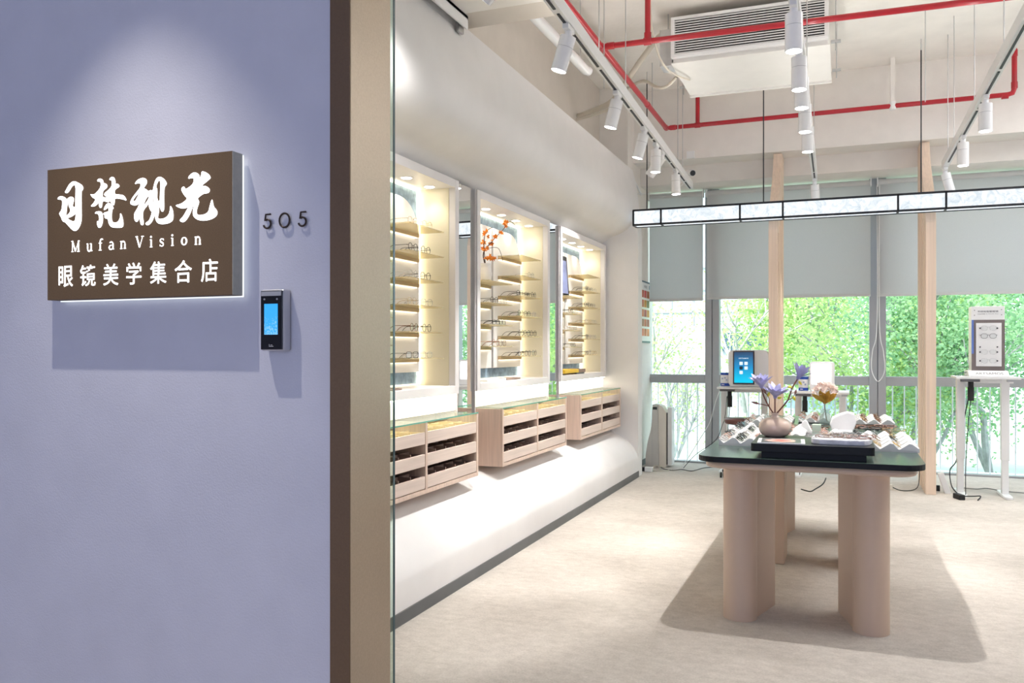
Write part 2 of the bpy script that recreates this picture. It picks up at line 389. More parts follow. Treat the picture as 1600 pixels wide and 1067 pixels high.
# roller blinds
def blind(a, b, zb, lab, chain_x):
    t = thing('roller_blind', lab, 'blind', ((a + b) / 2, 9.735, zb), 'grey roller blinds over the windows')
    MB().box(a, b, 9.733, 9.737, zb, 3.06).build('blind_fabric', M_blind, t)
    MB().cyl((a, 9.735, 3.065), (b, 9.735, 3.065), .028, seg=18).build('roller_tube', mat('pale_roller_tube', (.62, .62, .62), rough=.6), t, smooth=True)
    MB().box(a, b, 9.727, 9.743, zb - .022, zb + .006).build('bottom_bar', mat('pale_blind_bar', (.66, .66, .66), rough=.5), t, bevel=.003)
    for xx in (a - .004, b + .004): MB().box(xx - .006, xx + .006, 9.70, 9.77, 3.02, 3.112).build('bracket', M_white, t)
    if chain_x:
        c = chain_x
        pts = catmull([(c - .012, 9.69, 3.02), (c - .010, 9.69, 1.6), (c - .055, 9.69, 1.28), (c - .062, 9.69, 1.08), (c, 9.69, .965), (c + .062, 9.69, 1.08), (c + .05, 9.69, 1.28), (c + .012, 9.69, 1.6), (c + .012, 9.69, 3.02)], 6)
        MB().tube(pts, .0045, 6).build('pull_chain', M_white, t, smooth=True)
blind(-2.085, -1.475, 1.875, 'narrow grey roller blind in the corner beside the left wall', None)
blind(-1.43, .272, 1.885, 'wide grey roller blind behind the wooden fin nearer the left wall', None)
blind(.345, 2.05, 1.88, 'grey roller blind with a white looped pull chain, above the spectacle stand', .345)
# railing outside
t = thing('balcony_railing', 'thin white vertical balusters of the railing outside the windows', 'railing', (0.4, 10.12, -.02))
MB().box(-3.1, 3.9, 10.10, 10.14, .93, .97).build('top_rail', M_white, t)
for k in range(58):
    x = -3.0 + k * .1168
    MB().cyl((x, 10.12, -.02), (x, 10.12, .93), .0065, seg=8).build('baluster', M_white, t)

# ---------------------------------------------------------------- lit display niches in the left wall
NP = 1.80
def make_niche(k):
    y0 = 3.40 + NP * k; y1 = y0 + 1.51
    lab = ('white lit display niche nearest the entrance, cut off by the glass door edge', 'lit display niche holding the white vase and orange blossom branch', 'lit display niche farthest along the wall, with a small dark picture')[k]
    t = thing('display_niche', lab, 'display niche', (-2.30, (y0 + y1) / 2, 1.02), 'lit display niches along the left wall')
    fr = MB(); fw = .055
    fr.box(-2.60, -2.276, y0, y0 + fw, 1.02, 2.372).box(-2.60, -2.276, y1 - fw, y1, 1.02, 2.372)
    fr.box(-2.60, -2.276, y0 + fw, y1 - fw, 1.02, 1.072).box(-2.60, -2.276, y0 + fw, y1 - fw, 2.32, 2.372)
    fr.build('frame', M_frame, t, bevel=.002)
    a, b = y0 + fw, y1 - fw
    for yy in (a, b - .004): MB().box(-2.53, -2.32, yy, yy + .004, 1.072, 2.32).build('side_lining', M_niche, t)
    MB().box(-2.55, -2.53, a, b, 1.072, 2.32).build('back_panel', M_blue, t)
    mid = (y0 + y1) / 2
    # two halves of an arch with a slit between them
    def half(s):
        w = .60; r = .24
        pts = [(mid + s * .018, 1.16), (mid + s * .018, 2.225)]
        e = mid + s * w
        for q in range(9):
            an = math.pi / 2 * q / 8
            pts.append((e - s * r + s * r * math.sin(an), 1.985 + r * math.cos(an)))
        pts.append((e, 1.16))
        o = MB().prism(pts if s > 0 else pts[::-1], 'x', -2.508, -2.480).build('arch_panel', M_arch, t, bevel=.004)
        zs = [1.244 + .1546 * i for i in range(6)] if s > 0 else [1.319 + .1525 * i for i in range(4)]
        ya, yb = (mid + .105, mid + .55) if s > 0 else (mid - .54, mid - .09)
        for z in zs:
            sh = MB().box(-2.48, -2.283, ya, yb, z, z + .006).build('shelf', M_shelf, t)
            MB().box(-2.48, -2.452, ya, yb, z - .022, z - .0005).build('shelf_rail', M_gold, sh)
            MB().box(-2.4795, -2.462, ya + .01, yb - .01, z - .028, z - .023).build('shelf_light', M_ledsoft, sh)
    half(1); half(-1)
    for yy in (a + .03, b - .03): MB().box(-2.528, -2.512, yy - .009, yy + .009, 1.08, 2.312).build('light_strip', M_led, t)
    MB().box(-2.528, -2.512, a + .05, b - .05, 2.306, 2.316).build('light_strip', M_led, t)
    MB().box(-2.528, -2.512, a + .05, b - .05, 1.076, 1.084).build('light_strip', M_ledsoft, t)
    for q in range(5):
        yy = y0 + .16 + q * .30
        dl = MB().cyl((-2.41, yy, 2.3165), (-2.41, yy, 2.3205), .040, seg=20).build('downlight', M_frame, t)
        MB().cyl((-2.41, yy, 2.3145), (-2.41, yy, 2.317), .030, seg=20).build('downlight_lens', M_down, dl)
        spot('downlight_beam', t, (-.11, yy - mid, 2.30 - 1.02), (-.05, 0, -1), 2.2, 120, .8, (1, .90, .74), .03)
    MB().box(-2.44, -2.305, y0, y1, .912, 1.018).build('backsplash', mat('splash_panel_painted_glow', (.92, .89, .82), rough=.5, emit=(1, .95, .84), estr=.48), t)  # panel glows by itself, standing in for the under-niche light on it
    MB().box(-2.302, -2.284, y0 + .03, y1 - .03, 1.0145, 1.0195).build('under_light', glow('under_niche_led', (1, .90, .70), 14.0), t)
    return t, y0, y1, mid
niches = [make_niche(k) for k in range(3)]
struct(MB().box(-2.62, -2.44, 2.45, 8.54, .50, 1.02), 'wall_left_recess', M_wall)
# mirrors between the niches
for k, (a, b) in enumerate(((4.91, 5.20), (6.71, 7.00))):
    lab = ('tall narrow mirror between the nearest and the middle lit niche', 'tall narrow mirror between the middle and the farthest lit niche')[k]
    t = thing('wall_mirror', lab, 'mirror', (-2.31, (a + b) / 2, .86), 'narrow mirrors between the niches')
    MB().box(-2.50, -2.306, a + .008, b - .008, .86, 2.372, rot=Matrix.Rotation(R(-1.5), 3, 'Z'), piv=(-2.306, (a + b) / 2, 1.6)).build('mirror_glass', M_mirror, t)
    MB().box(-2.60, -2.290, a, a + .008, .86, 2.372).box(-2.60, -2.290, b - .008, b, .86, 2.372).build('mirror_edge', M_frame, t)
    struct(MB().box(-2.60, -2.40, a, b, .515, .86), 'wall_left_filler', M_oak)
# drawer cabinets under the niches
def make_drawers(k):
    y0 = 3.445 + 1.815 * k; y1 = y0 + 1.41; X0, X1 = -2.42, -2.118; z0, z1 = .514, .902
    lab = ('pink oak tray cabinet with a glass top nearest the entrance', 'pink oak tray cabinet with a glass top under the niche with the vase', 'pink oak tray cabinet with a glass top at the far end of the wall')[k]
    t = thing('tray_cabinet', lab, 'drawer cabinet', (-2.27, (y0 + y1) / 2, z0), 'glass topped tray cabinets on the left wall')
    th = .024; mid = (y0 + y1) / 2
    c = MB().box(X0, X1, y0, y0 + th, z0, z1).box(X0, X1, y1 - th, y1, z0, z1)
    c.box(X0, X1, mid - th / 2, mid + th / 2, z0 + th, z1).box(X0, X1, y0 + th, y1 - th, z0, z0 + th)
    c.box(X0, X0 + .012, y0 + th, y1 - th, z0 + th, z1)
    c.build('carcass', M_oak, t, bevel=.0015)
    g = MB().box(X0, X1 + .002, y0 + .004, y1 - .004, z1, z1 + .008).build('glass_top', M_ctop, t)
    MB().box(X1 + .0005, X1 + .0025, y0 + .004, y1 - .004, z1 + .0005, z1 + .0075).build('glass_edge', M_edge, g)
    for (a, b) in ((y0 + th + .003, mid - th / 2 - .003), (mid + th / 2 + .003, y1 - th - .003)):
        for r in range(3):
            zb = .5425 + r * .1205; top = r == 2
            d = MB().box(X1 - .018, X1 - .002, a, b, zb, zb + .066).build('drawer', M_oakh, t, bevel=.0015)
            ins = mat('golden_oak_tray', (.88, .70, .46), rough=.55) if top else M_tray
            MB().box(X0 + .014, X1 - .018, a, b, zb, zb + .008).box(X0 + .014, X1 - .018, a, a + .008, zb, zb + .064).box(X0 + .014, X1 - .018, b - .008, b, zb, zb + .064).build('tray', ins, d)
            dv = MB()
            n = 5
            for q in range(1, n): dv.box(X0 + .014, X1 - .02, a + (b - a) * q / n - .003, a + (b - a) * q / n + .003, zb + .008, zb + (.072 if top else .078))
            for xx in (-.10, -.2): dv.box(X1 + xx - .003, X1 + xx + .003, a + .008, b - .008, zb + .008, zb + (.070 if top else .076))
            dv.build('divider', ins, d)
    return t
for k in range(3): make_drawers(k)

# ---------------------------------------------------------------- entrance wall: sign, room number, access terminal
sx, sz, sy = -2.1185, 1.686, 2.10
t = thing('shop_sign', 'bronze lightbox sign with glowing white lettering on the blue-grey wall', 'sign', (sx, 2.15, 1.466))
MB().box(-2.503, -1.734, sy, 2.146, 1.466, 1.906).build('sign_box', M_signface, t, bevel=.0015)
MB().box(-1.7345, -1.7328, sy + .001, 2.146, 1.467, 1.905).build('side_sheet', M_signside, t)
MB().box(-2.497, -1.7325, 2.147, 2.1525, 1.4625, 1.9025).build('light_edge', M_halo, t)
MB().box(-2.45, -1.78, 2.1525, 2.166, 1.5, 1.87).build('mounting_plate', M_black, t)
BRUSH = [
  [(-0.3365,0.1190),(-0.3335,0.1240),(-0.3225,0.1280),(-0.3095,0.1250),(-0.3005,0.1200),(-0.2955,0.1140),(-0.2875,0.1200),(-0.2765,0.1230),(-0.2665,0.1200),(-0.2625,0.1130),(-0.2655,0.1030),(-0.2705,0.0910),(-0.2565,0.0830),(-0.2555,0.1180),(-0.2545,0.1580),(-0.2635,0.1610),(-0.2735,0.1550),(-0.2835,0.1420),(-0.2935,0.1350),(-0.3035,0.1380),(-0.2995,0.1450),(-0.2835,0.1650),(-0.2715,0.1720),(-0.2605,0.1730),(-0.2505,0.1700),(-0.2285,0.1590),(-0.2215,0.1500),(-0.2235,0.1420),(-0.2305,0.1370),(-0.2295,0.0880),(-0.2285,0.0450),(-0.2345,0.0260),(-0.2455,0.0120),(-0.2575,0.0070),(-0.2695,0.0110),(-0.2885,0.0270),(-0.3025,0.0400),(-0.3085,0.0400),(-0.3155,0.0460),(-0.3205,0.0570),(-0.3275,0.0660),(-0.3285,0.0710),(-0.3195,0.0790),(-0.3155,0.0930),(-0.3145,0.1150),(-0.3335,0.1170)],
  [(-0.2835,0.1080),(-0.2925,0.1010),(-0.2975,0.0670),(-0.2985,0.0590),(-0.2835,0.0680),(-0.2765,0.0780),(-0.2855,0.0910),(-0.2875,0.0990)],
  [(-0.2945,0.0530),(-0.2815,0.0540),(-0.2665,0.0590),(-0.2545,0.0660),(-0.2545,0.0570),(-0.2575,0.0430),(-0.2635,0.0390),(-0.2795,0.0440)],
  [(-0.1605,0.1650),(-0.1575,0.1720),(-0.1485,0.1740),(-0.1385,0.1710),(-0.1335,0.1630),(-0.1335,0.1580),(-0.1235,0.1560),(-0.1155,0.1480),(-0.1205,0.1400),(-0.1315,0.1350),(-0.1365,0.1290),(-0.1375,0.1120),(-0.1315,0.1120),(-0.1205,0.1090),(-0.1185,0.1120),(-0.1265,0.1150),(-0.1305,0.1210),(-0.1255,0.1260),(-0.1075,0.1360),(-0.0965,0.1460),(-0.0965,0.1640),(-0.1075,0.1660),(-0.1065,0.1710),(-0.0965,0.1760),(-0.0865,0.1720),(-0.0825,0.1610),(-0.0835,0.1510),(-0.0735,0.1520),(-0.0655,0.1460),(-0.0665,0.1400),(-0.0805,0.1350),(-0.0855,0.1290),(-0.0855,0.1180),(-0.0575,0.1150),(-0.0455,0.1110),(-0.0365,0.1000),(-0.0365,0.0940),(-0.0475,0.0990),(-0.0855,0.1060),(-0.0855,0.0910),(-0.0885,0.0820),(-0.0945,0.0840),(-0.1025,0.0950),(-0.1075,0.1000),(-0.1105,0.0930),(-0.1185,0.0950),(-0.1375,0.1010),(-0.1395,0.0840),(-0.1435,0.0770),(-0.1485,0.0780),(-0.1515,0.0840),(-0.1545,0.0960),(-0.1615,0.0890),(-0.1735,0.0840),(-0.1845,0.0840),(-0.1875,0.0870),(-0.1735,0.0970),(-0.1665,0.1080),(-0.1785,0.1120),(-0.1855,0.1190),(-0.1905,0.1260),(-0.1855,0.1240),(-0.1735,0.1230),(-0.1605,0.1310),(-0.1495,0.1400),(-0.1435,0.1520),(-0.1455,0.1630)],
  [(-0.1325,0.0710),(-0.1255,0.0830),(-0.1175,0.0900),(-0.1075,0.0910),(-0.0965,0.0850),(-0.0895,0.0720),(-0.0955,0.0710),(-0.0985,0.0490),(-0.0965,0.0310),(-0.0885,0.0260),(-0.0755,0.0260),(-0.0665,0.0320),(-0.0615,0.0430),(-0.0615,0.0560),(-0.0555,0.0500),(-0.0505,0.0350),(-0.0475,0.0170),(-0.0525,0.0090),(-0.0615,0.0080),(-0.0925,0.0100),(-0.1045,0.0160),(-0.1115,0.0280),(-0.1135,0.0400),(-0.1235,0.0410),(-0.1295,0.0470),(-0.1265,0.0510),(-0.1345,0.0570),(-0.1275,0.0620),(-0.1155,0.0630),(-0.1105,0.0640),(-0.1115,0.0770),(-0.1175,0.0750),(-0.1275,0.0690)],
  [(-0.1705,0.0600),(-0.1665,0.0660),(-0.1565,0.0670),(-0.1445,0.0660),(-0.1375,0.0590),(-0.1355,0.0440),(-0.1365,0.0290),(-0.1435,0.0150),(-0.1505,0.0120),(-0.1565,0.0150),(-0.1605,0.0250),(-0.1605,0.0360),(-0.1525,0.0340),(-0.1505,0.0440),(-0.1545,0.0560),(-0.1615,0.0600)],
  [(-0.0005,0.1450),(0.0045,0.1520),(0.0155,0.1600),(0.0315,0.1630),(0.0445,0.1600),(0.0505,0.1510),(0.0485,0.1420),(0.0345,0.1290),(0.0445,0.1270),(0.0565,0.1180),(0.0665,0.1220),(0.0725,0.1180),(0.0745,0.1200),(0.0795,0.1380),(0.0855,0.1530),(0.0955,0.1610),(0.1045,0.1610),(0.1175,0.1550),(0.1285,0.1430),(0.1305,0.1360),(0.1245,0.1300),(0.1205,0.1250),(0.1195,0.0880),(0.1205,0.0650),(0.1185,0.0540),(0.1145,0.0490),(0.1085,0.0520),(0.1035,0.0650),(0.0995,0.0680),(0.0985,0.0480),(0.0945,0.0360),(0.0955,0.0280),(0.1135,0.0270),(0.1285,0.0310),(0.1395,0.0400),(0.1435,0.0520),(0.1445,0.0660),(0.1485,0.0640),(0.1555,0.0510),(0.1575,0.0330),(0.1545,0.0190),(0.1395,0.0120),(0.1175,0.0100),(0.0995,0.0120),(0.0905,0.0180),(0.0845,0.0300),(0.0825,0.0440),(0.0775,0.0320),(0.0695,0.0190),(0.0585,0.0110),(0.0495,0.0100),(0.0445,0.0150),(0.0465,0.0190),(0.0585,0.0240),(0.0665,0.0380),(0.0715,0.0530),(0.0665,0.0540),(0.0595,0.0660),(0.0565,0.0810),(0.0495,0.0710),(0.0385,0.0620),(0.0335,0.0530),(0.0325,0.0400),(0.0365,0.0190),(0.0345,0.0120),(0.0295,0.0110),(0.0245,0.0150),(0.0205,0.0320),(0.0155,0.0320),(0.0135,0.0270),(0.0075,0.0230),(0.0015,0.0260),(-0.0025,0.0350),(-0.0025,0.0500),(0.0045,0.0590),(0.0135,0.0700),(0.0215,0.0870),(0.0195,0.0870),(0.0125,0.0790),(0.0045,0.0760),(-0.0095,0.0780),(-0.0185,0.0830),(-0.0185,0.0900),(-0.0115,0.1010),(0.0045,0.1160),(0.0205,0.1300),(0.0245,0.1390),(0.0225,0.1460),(0.0115,0.1470)],
  [(0.0235,0.1200),(0.0045,0.1070),(-0.0065,0.0960),(-0.0065,0.0910),(0.0015,0.0900),(0.0075,0.0980),(0.0155,0.1100)],
  [(0.0605,0.1050),(0.0495,0.0990),(0.0405,0.0860),(0.0355,0.0740),(0.0445,0.0800),(0.0555,0.0920)],
  [(0.0775,0.1080),(0.0745,0.0940),(0.0725,0.0610),(0.0755,0.0700),(0.0795,0.0940)],
  [(0.0875,0.1340),(0.0975,0.1500),(0.1055,0.1480),(0.1045,0.1130),(0.1025,0.0820),(0.0915,0.0870),(0.0925,0.1220),(0.0885,0.1270)],
  [(0.2155,0.1460),(0.2185,0.1540),(0.2295,0.1620),(0.2415,0.1650),(0.2545,0.1600),(0.2605,0.1520),(0.2585,0.1410),(0.2675,0.1540),(0.2685,0.1660),(0.2815,0.1630),(0.2965,0.1540),(0.3035,0.1440),(0.3005,0.1400),(0.2645,0.1190),(0.2735,0.1200),(0.2855,0.1190),(0.2975,0.1110),(0.3005,0.1050),(0.2965,0.0980),(0.2875,0.0960),(0.2735,0.0960),(0.2505,0.0820),(0.2575,0.0760),(0.2585,0.0690),(0.2515,0.0540),(0.2485,0.0430),(0.2505,0.0320),(0.2645,0.0300),(0.2815,0.0320),(0.2945,0.0380),(0.3005,0.0580),(0.3075,0.0770),(0.3115,0.0710),(0.3135,0.0550),(0.3275,0.0410),(0.3295,0.0310),(0.3215,0.0210),(0.3025,0.0140),(0.2775,0.0120),(0.2565,0.0150),(0.2415,0.0230),(0.2345,0.0330),(0.2345,0.0470),(0.2415,0.0720),(0.2335,0.0590),(0.2275,0.0440),(0.2145,0.0240),(0.2015,0.0130),(0.1925,0.0120),(0.1845,0.0160),(0.1825,0.0200),(0.1955,0.0290),(0.2055,0.0420),(0.2185,0.0600),(0.2055,0.0550),(0.1905,0.0550),(0.1735,0.0610),(0.1655,0.0670),(0.1825,0.0690),(0.1975,0.0740),(0.2135,0.0850),(0.2005,0.0960),(0.1905,0.1100),(0.1895,0.1190),(0.1975,0.1240),(0.2025,0.1200),(0.2055,0.1140),(0.2205,0.1200),(0.2365,0.1300),(0.2395,0.1460),(0.2295,0.1480)],
  [(0.2375,0.1210),(0.2295,0.1110),(0.2345,0.1110)],
  [(0.2235,0.1040),(0.2165,0.0930),(0.2205,0.0950)],
]

def chaikin(p):
    out = []
    for i in range(len(p)):
        a, b = p[i], p[(i + 1) % len(p)]
        out += [(a[0] * .75 + b[0] * .25, a[1] * .75 + b[1] * .25), (a[0] * .25 + b[0] * .75, a[1] * .25 + b[1] * .75)]
    return out
me = fill_mesh([chaikin(p) for p in BRUSH], .0005)
mb = MB(); mb.mesh(me, Matrix(((1, 0, 0, sx), (0, 0, -1, sy - .0008), (0, 1, 0, sz), (0, 0, 0, 1))))
mb.build('brush_lettering', M_sign, t)
# serif line, drawn glyph by glyph: lines (x0,y0,x1,y1,width) in cap-height units
def arc(cx, cy, rx, ry, a0, a1, w0, w1=None, n=14):
    w1 = w0 if w1 is None else w1; L_ = []
    for i in range(n + 1):
        t_ = i / n; an = R(a0 + (a1 - a0) * t_); L_.append((cx + rx * math.cos(an), cy + ry * math.sin(an), w0 + (w1 - w0) * math.sin(t_ * math.pi)))
    return L_
def line(x0, y0, x1, y1, w): return [(x0, y0, w), (x1, y1, w)]
T, K = .055, .135
GL = {
 'M': (1.0, [line(.12, 0, .12, 1, T), line(.12, 1, .5, .04, K), line(.5, .04, .86, 1, T), line(.86, 0, .86, 1, K), line(0, .03, .26, .03, T), line(.70, .03, 1.0, .03, T), line(0, .97, .2, .97, T), line(.8, .97, 1.0, .97, T)]),
 'u': (.72, [line(.14, .2, .14, .68, K), arc(.33, .2, .19, .2, 180, 300, .07, .13), line(.54, 0, .54, .68, K), line(.43, .11, .54, .22, T), line(.02, .66, .16, .66, T), line(.40, .66, .56, .66, T), line(.54, .03, .70, .03, T)]),
 'f': (.55, [line(.2, 0, .2, .8, K), arc(.40, .78, .20, .22, 180, 50, .08, .13), line(.03, .66, .42, .66, T), line(.04, .03, .38, .03, T)]),
 'a': (.66, [arc(.30, .50, .20, .17, 150, 0, .07, .12), line(.50, .52, .50, .10, K), arc(.27, .20, .20, .18, 80, 330, .06, .13), line(.30, .38, .50, .40, T), line(.50, .06, .62, .03, .07)]),
 'n': (.74, [line(.15, 0, .15, .68, K), arc(.36, .45, .20, .21, 170, 0, .06, .12), line(.56, 0, .56, .46, K), line(.02, .66, .16, .66, T), line(.02, .03, .28, .03, T), line(.43, .03, .69, .03, T)]),
 'V': (.94, [line(.12, 1, .46, .02, K), line(.80, 1, .46, .02, T), line(0, .97, .26, .97, T), line(.64, .97, .94, .97, T)]),
 'i': (.36, [line(.18, 0, .18, .68, K), line(.04, .66, .2, .66, T), line(.04, .03, .32, .03, T), arc(.17, .9, .045, .045, 0, 360, .09)]),
 's': (.54, [arc(.26, .50, .19, .15, 20, 200, .05, .08), line(.09, .44, .42, .25, K), arc(.25, .18, .19, .15, 20, -160, .05, .08), line(.44, .52, .44, .66, T), line(.06, .03, .06, .17, T)]),
 'o': (.66, [arc(.32, .34, .25, .31, 90, 270, .06, .15), arc(.32, .34, .25, .31, -90, 90, .06, .15)]),
}
mb = MB(); zt = sy - .0012
def ribbon(L_, ox, oz, s_):
    L_ = [(ox + x * s_, oz + y * s_, w_ * s_ / 2) for x, y, w_ in L_]
    V = []
    for i, (x, z, h) in enumerate(L_):
        a = L_[max(i - 1, 0)]; b = L_[min(i + 1, len(L_) - 1)]; d = Vector((b[0] - a[0], b[1] - a[1], 0))
        if d.length < 1e-9: d = Vector((1, 0, 0))
        d.normalize(); n_ = (-d.y, d.x)
        V.append((mb.bm.verts.new((x + n_[0] * h, zt, z + n_[1] * h)), mb.bm.verts.new((x - n_[0] * h, zt, z - n_[1] * h))))
    for A, B in zip(V, V[1:]): mb.bm.faces.new((A[0], B[0], B[1], A[1]))
for ch, cx_, base in (('M', -.2555, -.062), ('u', -.1935, -.062), ('f', -.1445, -.062), ('a', -.0985, -.061), ('n', -.0485, -.061), ('V', .0205, -.060), ('i', .0675, -.061), ('s', .1115, -.060), ('i', .1535, -.060), ('o', .2005, -.060), ('n', .2545, -.061)):
    w_, st = GL[ch]; s_ = .037
    for L_ in st: ribbon(L_, sx + cx_ - w_ * s_ / 2, sz + base, s_)
mb.build('latin_lettering', M_sign, t)
for ch, a, b in (('眼', -.3315, -.2675), ('镜', -.2355, -.1675), ('美', -.1335, -.0695), ('学', -.0355, .0275), ('集', .0635, .1295), ('合', .1625, .2305), ('店', .2665, .3305)):
    put_text(MB(), ch, sx + a, sx + b, sz - .177, sz - .107, sy - .0012, bold=.004).build('small_character', M_sign, t)
# spot over the sign, a recessed fitting in the corridor ceiling
t = thing('recessed_spotlight', 'recessed spotlight in the corridor ceiling above the sign', 'spotlight', (-2.1, 1.62, 3.25))
MB().cyl((-2.1, 1.62, 3.235), (-2.1, 1.62, 3.25), .05, seg=24).build('trim_ring', M_white, t)
MB().cyl((-2.1, 1.62, 3.232), (-2.1, 1.62, 3.236), .038, seg=24).build('lamp_lens', M_bright, t)
spot('sign_beam', t, (0, 0, -.03), (-.02, .02, -1), 135, 66, .85, (1, .93, .85), .012)
# room number
t = thing('room_number', 'small dark raised numerals 505 on the wall beside the sign', 'room number', (-1.585, 2.165, 1.672))
dk = mat('dark_bronze_digit', (.05, .035, .03), rough=.4, metal=.6)
def digit(ch, xc):
    mb = MB(); zc = 1.6935; h = .0215; y = 2.157; r = .0030
    if ch == '0': mb.tube([(xc + .0185 * math.cos(a), y, zc + h * math.sin(a)) for a in [2 * math.pi * i / 24 for i in range(24)]], r, 8, True)
    else:
        mb.tube([(xc + .012, y, zc + h), (xc - .006, y, zc + h), (xc - .0085, y, zc + .002)], r, 8)
        mb.tube([(xc - .0085, y, zc + .002)] + [(xc - .001 + .0135 * math.cos(a), y, zc - .0075 + .0135 * math.sin(a)) for a in [R(125 - 18 * i) for i in range(17)]], r, 8)
    if ch == '5': mb.cyl((xc - .0085, y, zc + .004), (xc - .0085, 2.166, zc + .004), .002, seg=6)
    else: mb.cyl((xc, y, zc - h), (xc, 2.166, zc - h), .002, seg=6)
    mb.build('numeral', dk, t, smooth=True)
digit('5', -1.648); digit('0', -1.585); digit('5', -1.520)
# face-recognition terminal
t = thing('access_terminal', 'black and silver access terminal with a blue screen beside the sign', 'access terminal', (-1.609, 2.165, 1.296))
MB().box(-1.652, -1.566, 2.128, 2.165, 1.296, 1.482).build('housing', mat('silver_housing', (.62, .62, .64), rough=.35, metal=.6), t, bevel=.007, seg=3)
MB().box(-1.6485, -1.5695, 2.1255, 2.129, 1.300, 1.478).build('front_glass', mat('gloss_black_glass', (.004, .004, .005), rough=.08, spec=.6), t, bevel=.001)
MB().box(-1.645, -1.573, 2.1235, 2.1265, 1.462, 1.4755).build('sensor_window', mat('grey_sensor', (.35, .36, .38), rough=.3), t)
def screen_mat():
    m = mat('terminal_screen', (.02, .2, .5), rough=.1); nt = m.node_tree; N = nt.nodes; L = nt.links; b = N['Principled BSDF']
    tc = N.new('ShaderNodeTexCoord'); nz = N.new('ShaderNodeTexNoise'); nz.inputs['Scale'].default_value = 210; nz.inputs['Detail'].default_value = 3; L.new(tc.outputs['Object'], nz.inputs['Vector'])
    sp = N.new('ShaderNodeSeparateXYZ'); L.new(tc.outputs['Generated'], sp.inputs[0])
    mr = N.new('ShaderNodeMapRange'); mr.inputs['From Min'].default_value = .2; mr.inputs['From Max'].default_value = .75; mr.inputs['To Min'].default_value = .5; mr.inputs['To Max'].default_value = .72
    L.new(sp.outputs['Z'], mr.inputs['Value'])
    gt = N.new('ShaderNodeMath'); gt.operation = 'GREATER_THAN'; L.new(nz.outputs['Fac'], gt.inputs[0]); L.new(mr.outputs['Result'], gt.inputs[1])
    mx = N.new('ShaderNodeMixRGB'); mx.inputs[1].default_value = (.04, .36, .80, 1); mx.inputs[2].default_value = (.25, .55, .75, 1); L.new(gt.outputs[0], mx.inputs[0])
    L.new(mx.outputs[0], b.inputs['Emission Color']); b.inputs['Emission Strength'].default_value = .75
    return m
MB().box(-1.634, -1.586, 2.1235, 2.126, 1.345, 1.438).build('screen', screen_mat(), t)
for xx in (-1.634, -1.588): MB().cyl((xx, 2.1235, 1.452), (xx, 2.127, 1.452), .003, seg=10).build('camera_lens', M_steel, t)
mb = MB(); mb.box(-1.618, -1.602, 2.1245, 2.126, 1.309, 1.3105).box(-1.6175, -1.6165, 2.1245, 2.126, 1.312, 1.316).box(-1.612, -1.606, 2.1245, 2.126, 1.3135, 1.3145)
mb.build('card_symbol', mat('white_print', (.7, .7, .7)), t)
# ---------------------------------------------------------------- ceiling services
def track(name, lab, x0, y0, x1, y1, wires):
    t = thing('lighting_track', lab, 'lighting track', ((x0 + x1) / 2, (y0 + y1) / 2, 2.93), 'suspended white lighting tracks')
    d = Vector((x1 - x0, y1 - y0, 0)); n = Vector((d.y, -d.x, 0)).normalized()
    A, B = Vector((x0, y0, 0)), Vector((x1, y1, 0))
    def bar(h, za, zb, off=0, a=0.0, b=1.0):
        P = A + d * a + n * off; Q = A + d * b + n * off
        mb = MB(); mb.prism([(P + n * h).xy[:], (Q + n * h).xy[:], (Q - n * h).xy[:], (P - n * h).xy[:]], 'z', za, zb); return mb
    bar(.024, 2.935, 3.008).build('rail', M_white, t, bevel=.002)
    bar(.014, 3.008, 3.014, 0, .1, .95).build('added_uplight_strip', glow('track_fill_glow', (1, .97, .94), 2.0), t)  # glowing strip added on the rail top to brighten the ceiling
    L_ = d.length; k = 0; s_ = 0.05
    while s_ < L_ - .3:
        e = min(s_ + .82, L_ - .05)
        bar(.0065, 2.930, 2.937, 0, s_ / L_, e / L_).build('slot', M_black, t); s_ = e + .06
    for f in wires:
        P = A + d * f
        w_ = MB().cyl((P.x, P.y, 3.0), (P.x, P.y, 4.06), .0035, seg=8).build('suspension_wire', M_steel, t)
        MB().box(P.x - .012, P.x + .012, P.y - .03, P.y + .03, 3.0, 3.02).build('wire_clip', M_steel, w_)
    return t
track('lighting_track', 'white lighting track along the left wall, carrying six spotlights', -1.262, 3.0, -1.445, 8.72, (.31, .44, .9))
track('lighting_track', 'white lighting track straight above the spectacle table', -.205, 3.0, -.252, 8.72, (.3, .56, .93))
track('lighting_track', 'white lighting track on the right side of the shop', .852, 3.0, .858, 8.6, (.45, .66, .87, .95))
def head(x, y, aim, lab, group, power, size=58, blend=.5, on=True):
    t = thing('track_spotlight', lab, 'spotlight', (x, y, 2.93), group)
    MB().box(-.017 + x, .017 + x, y - .055, y + .055, 2.905, 2.932).build('adapter', M_white, t, bevel=.004)
    a = Vector(aim).normalized(); j = Vector((x, y, 2.885))
    MB().cyl((x, y, 2.91), (x, y, 2.865), .019, seg=18).build('swivel', M_white, t, smooth=True)
    s_ = j + a * .005; mid = s_ + a * .055; e = s_ + a * .175
    b = MB().cyl(s_, mid, .041, seg=28).cyl(mid + a * .002, e, .041, seg=28).build('lamp_body', M_gloss, t, smooth=True)
    MB().cyl(mid - a * .001, mid + a * .003, .0395, seg=28).build('seam_ring', M_grey, b, smooth=True)
    MB().cyl(e - a * .004, e + a * .0008, .0365, seg=28).build('lamp_lens', M_bright if on else M_white, b)
    if on: spot('beam', t, e + a * .006 - Vector((x, y, 2.93)), a, power, size, blend, (1, .975, .945), .013)
    return t
gl = 'track spotlights along the left wall'
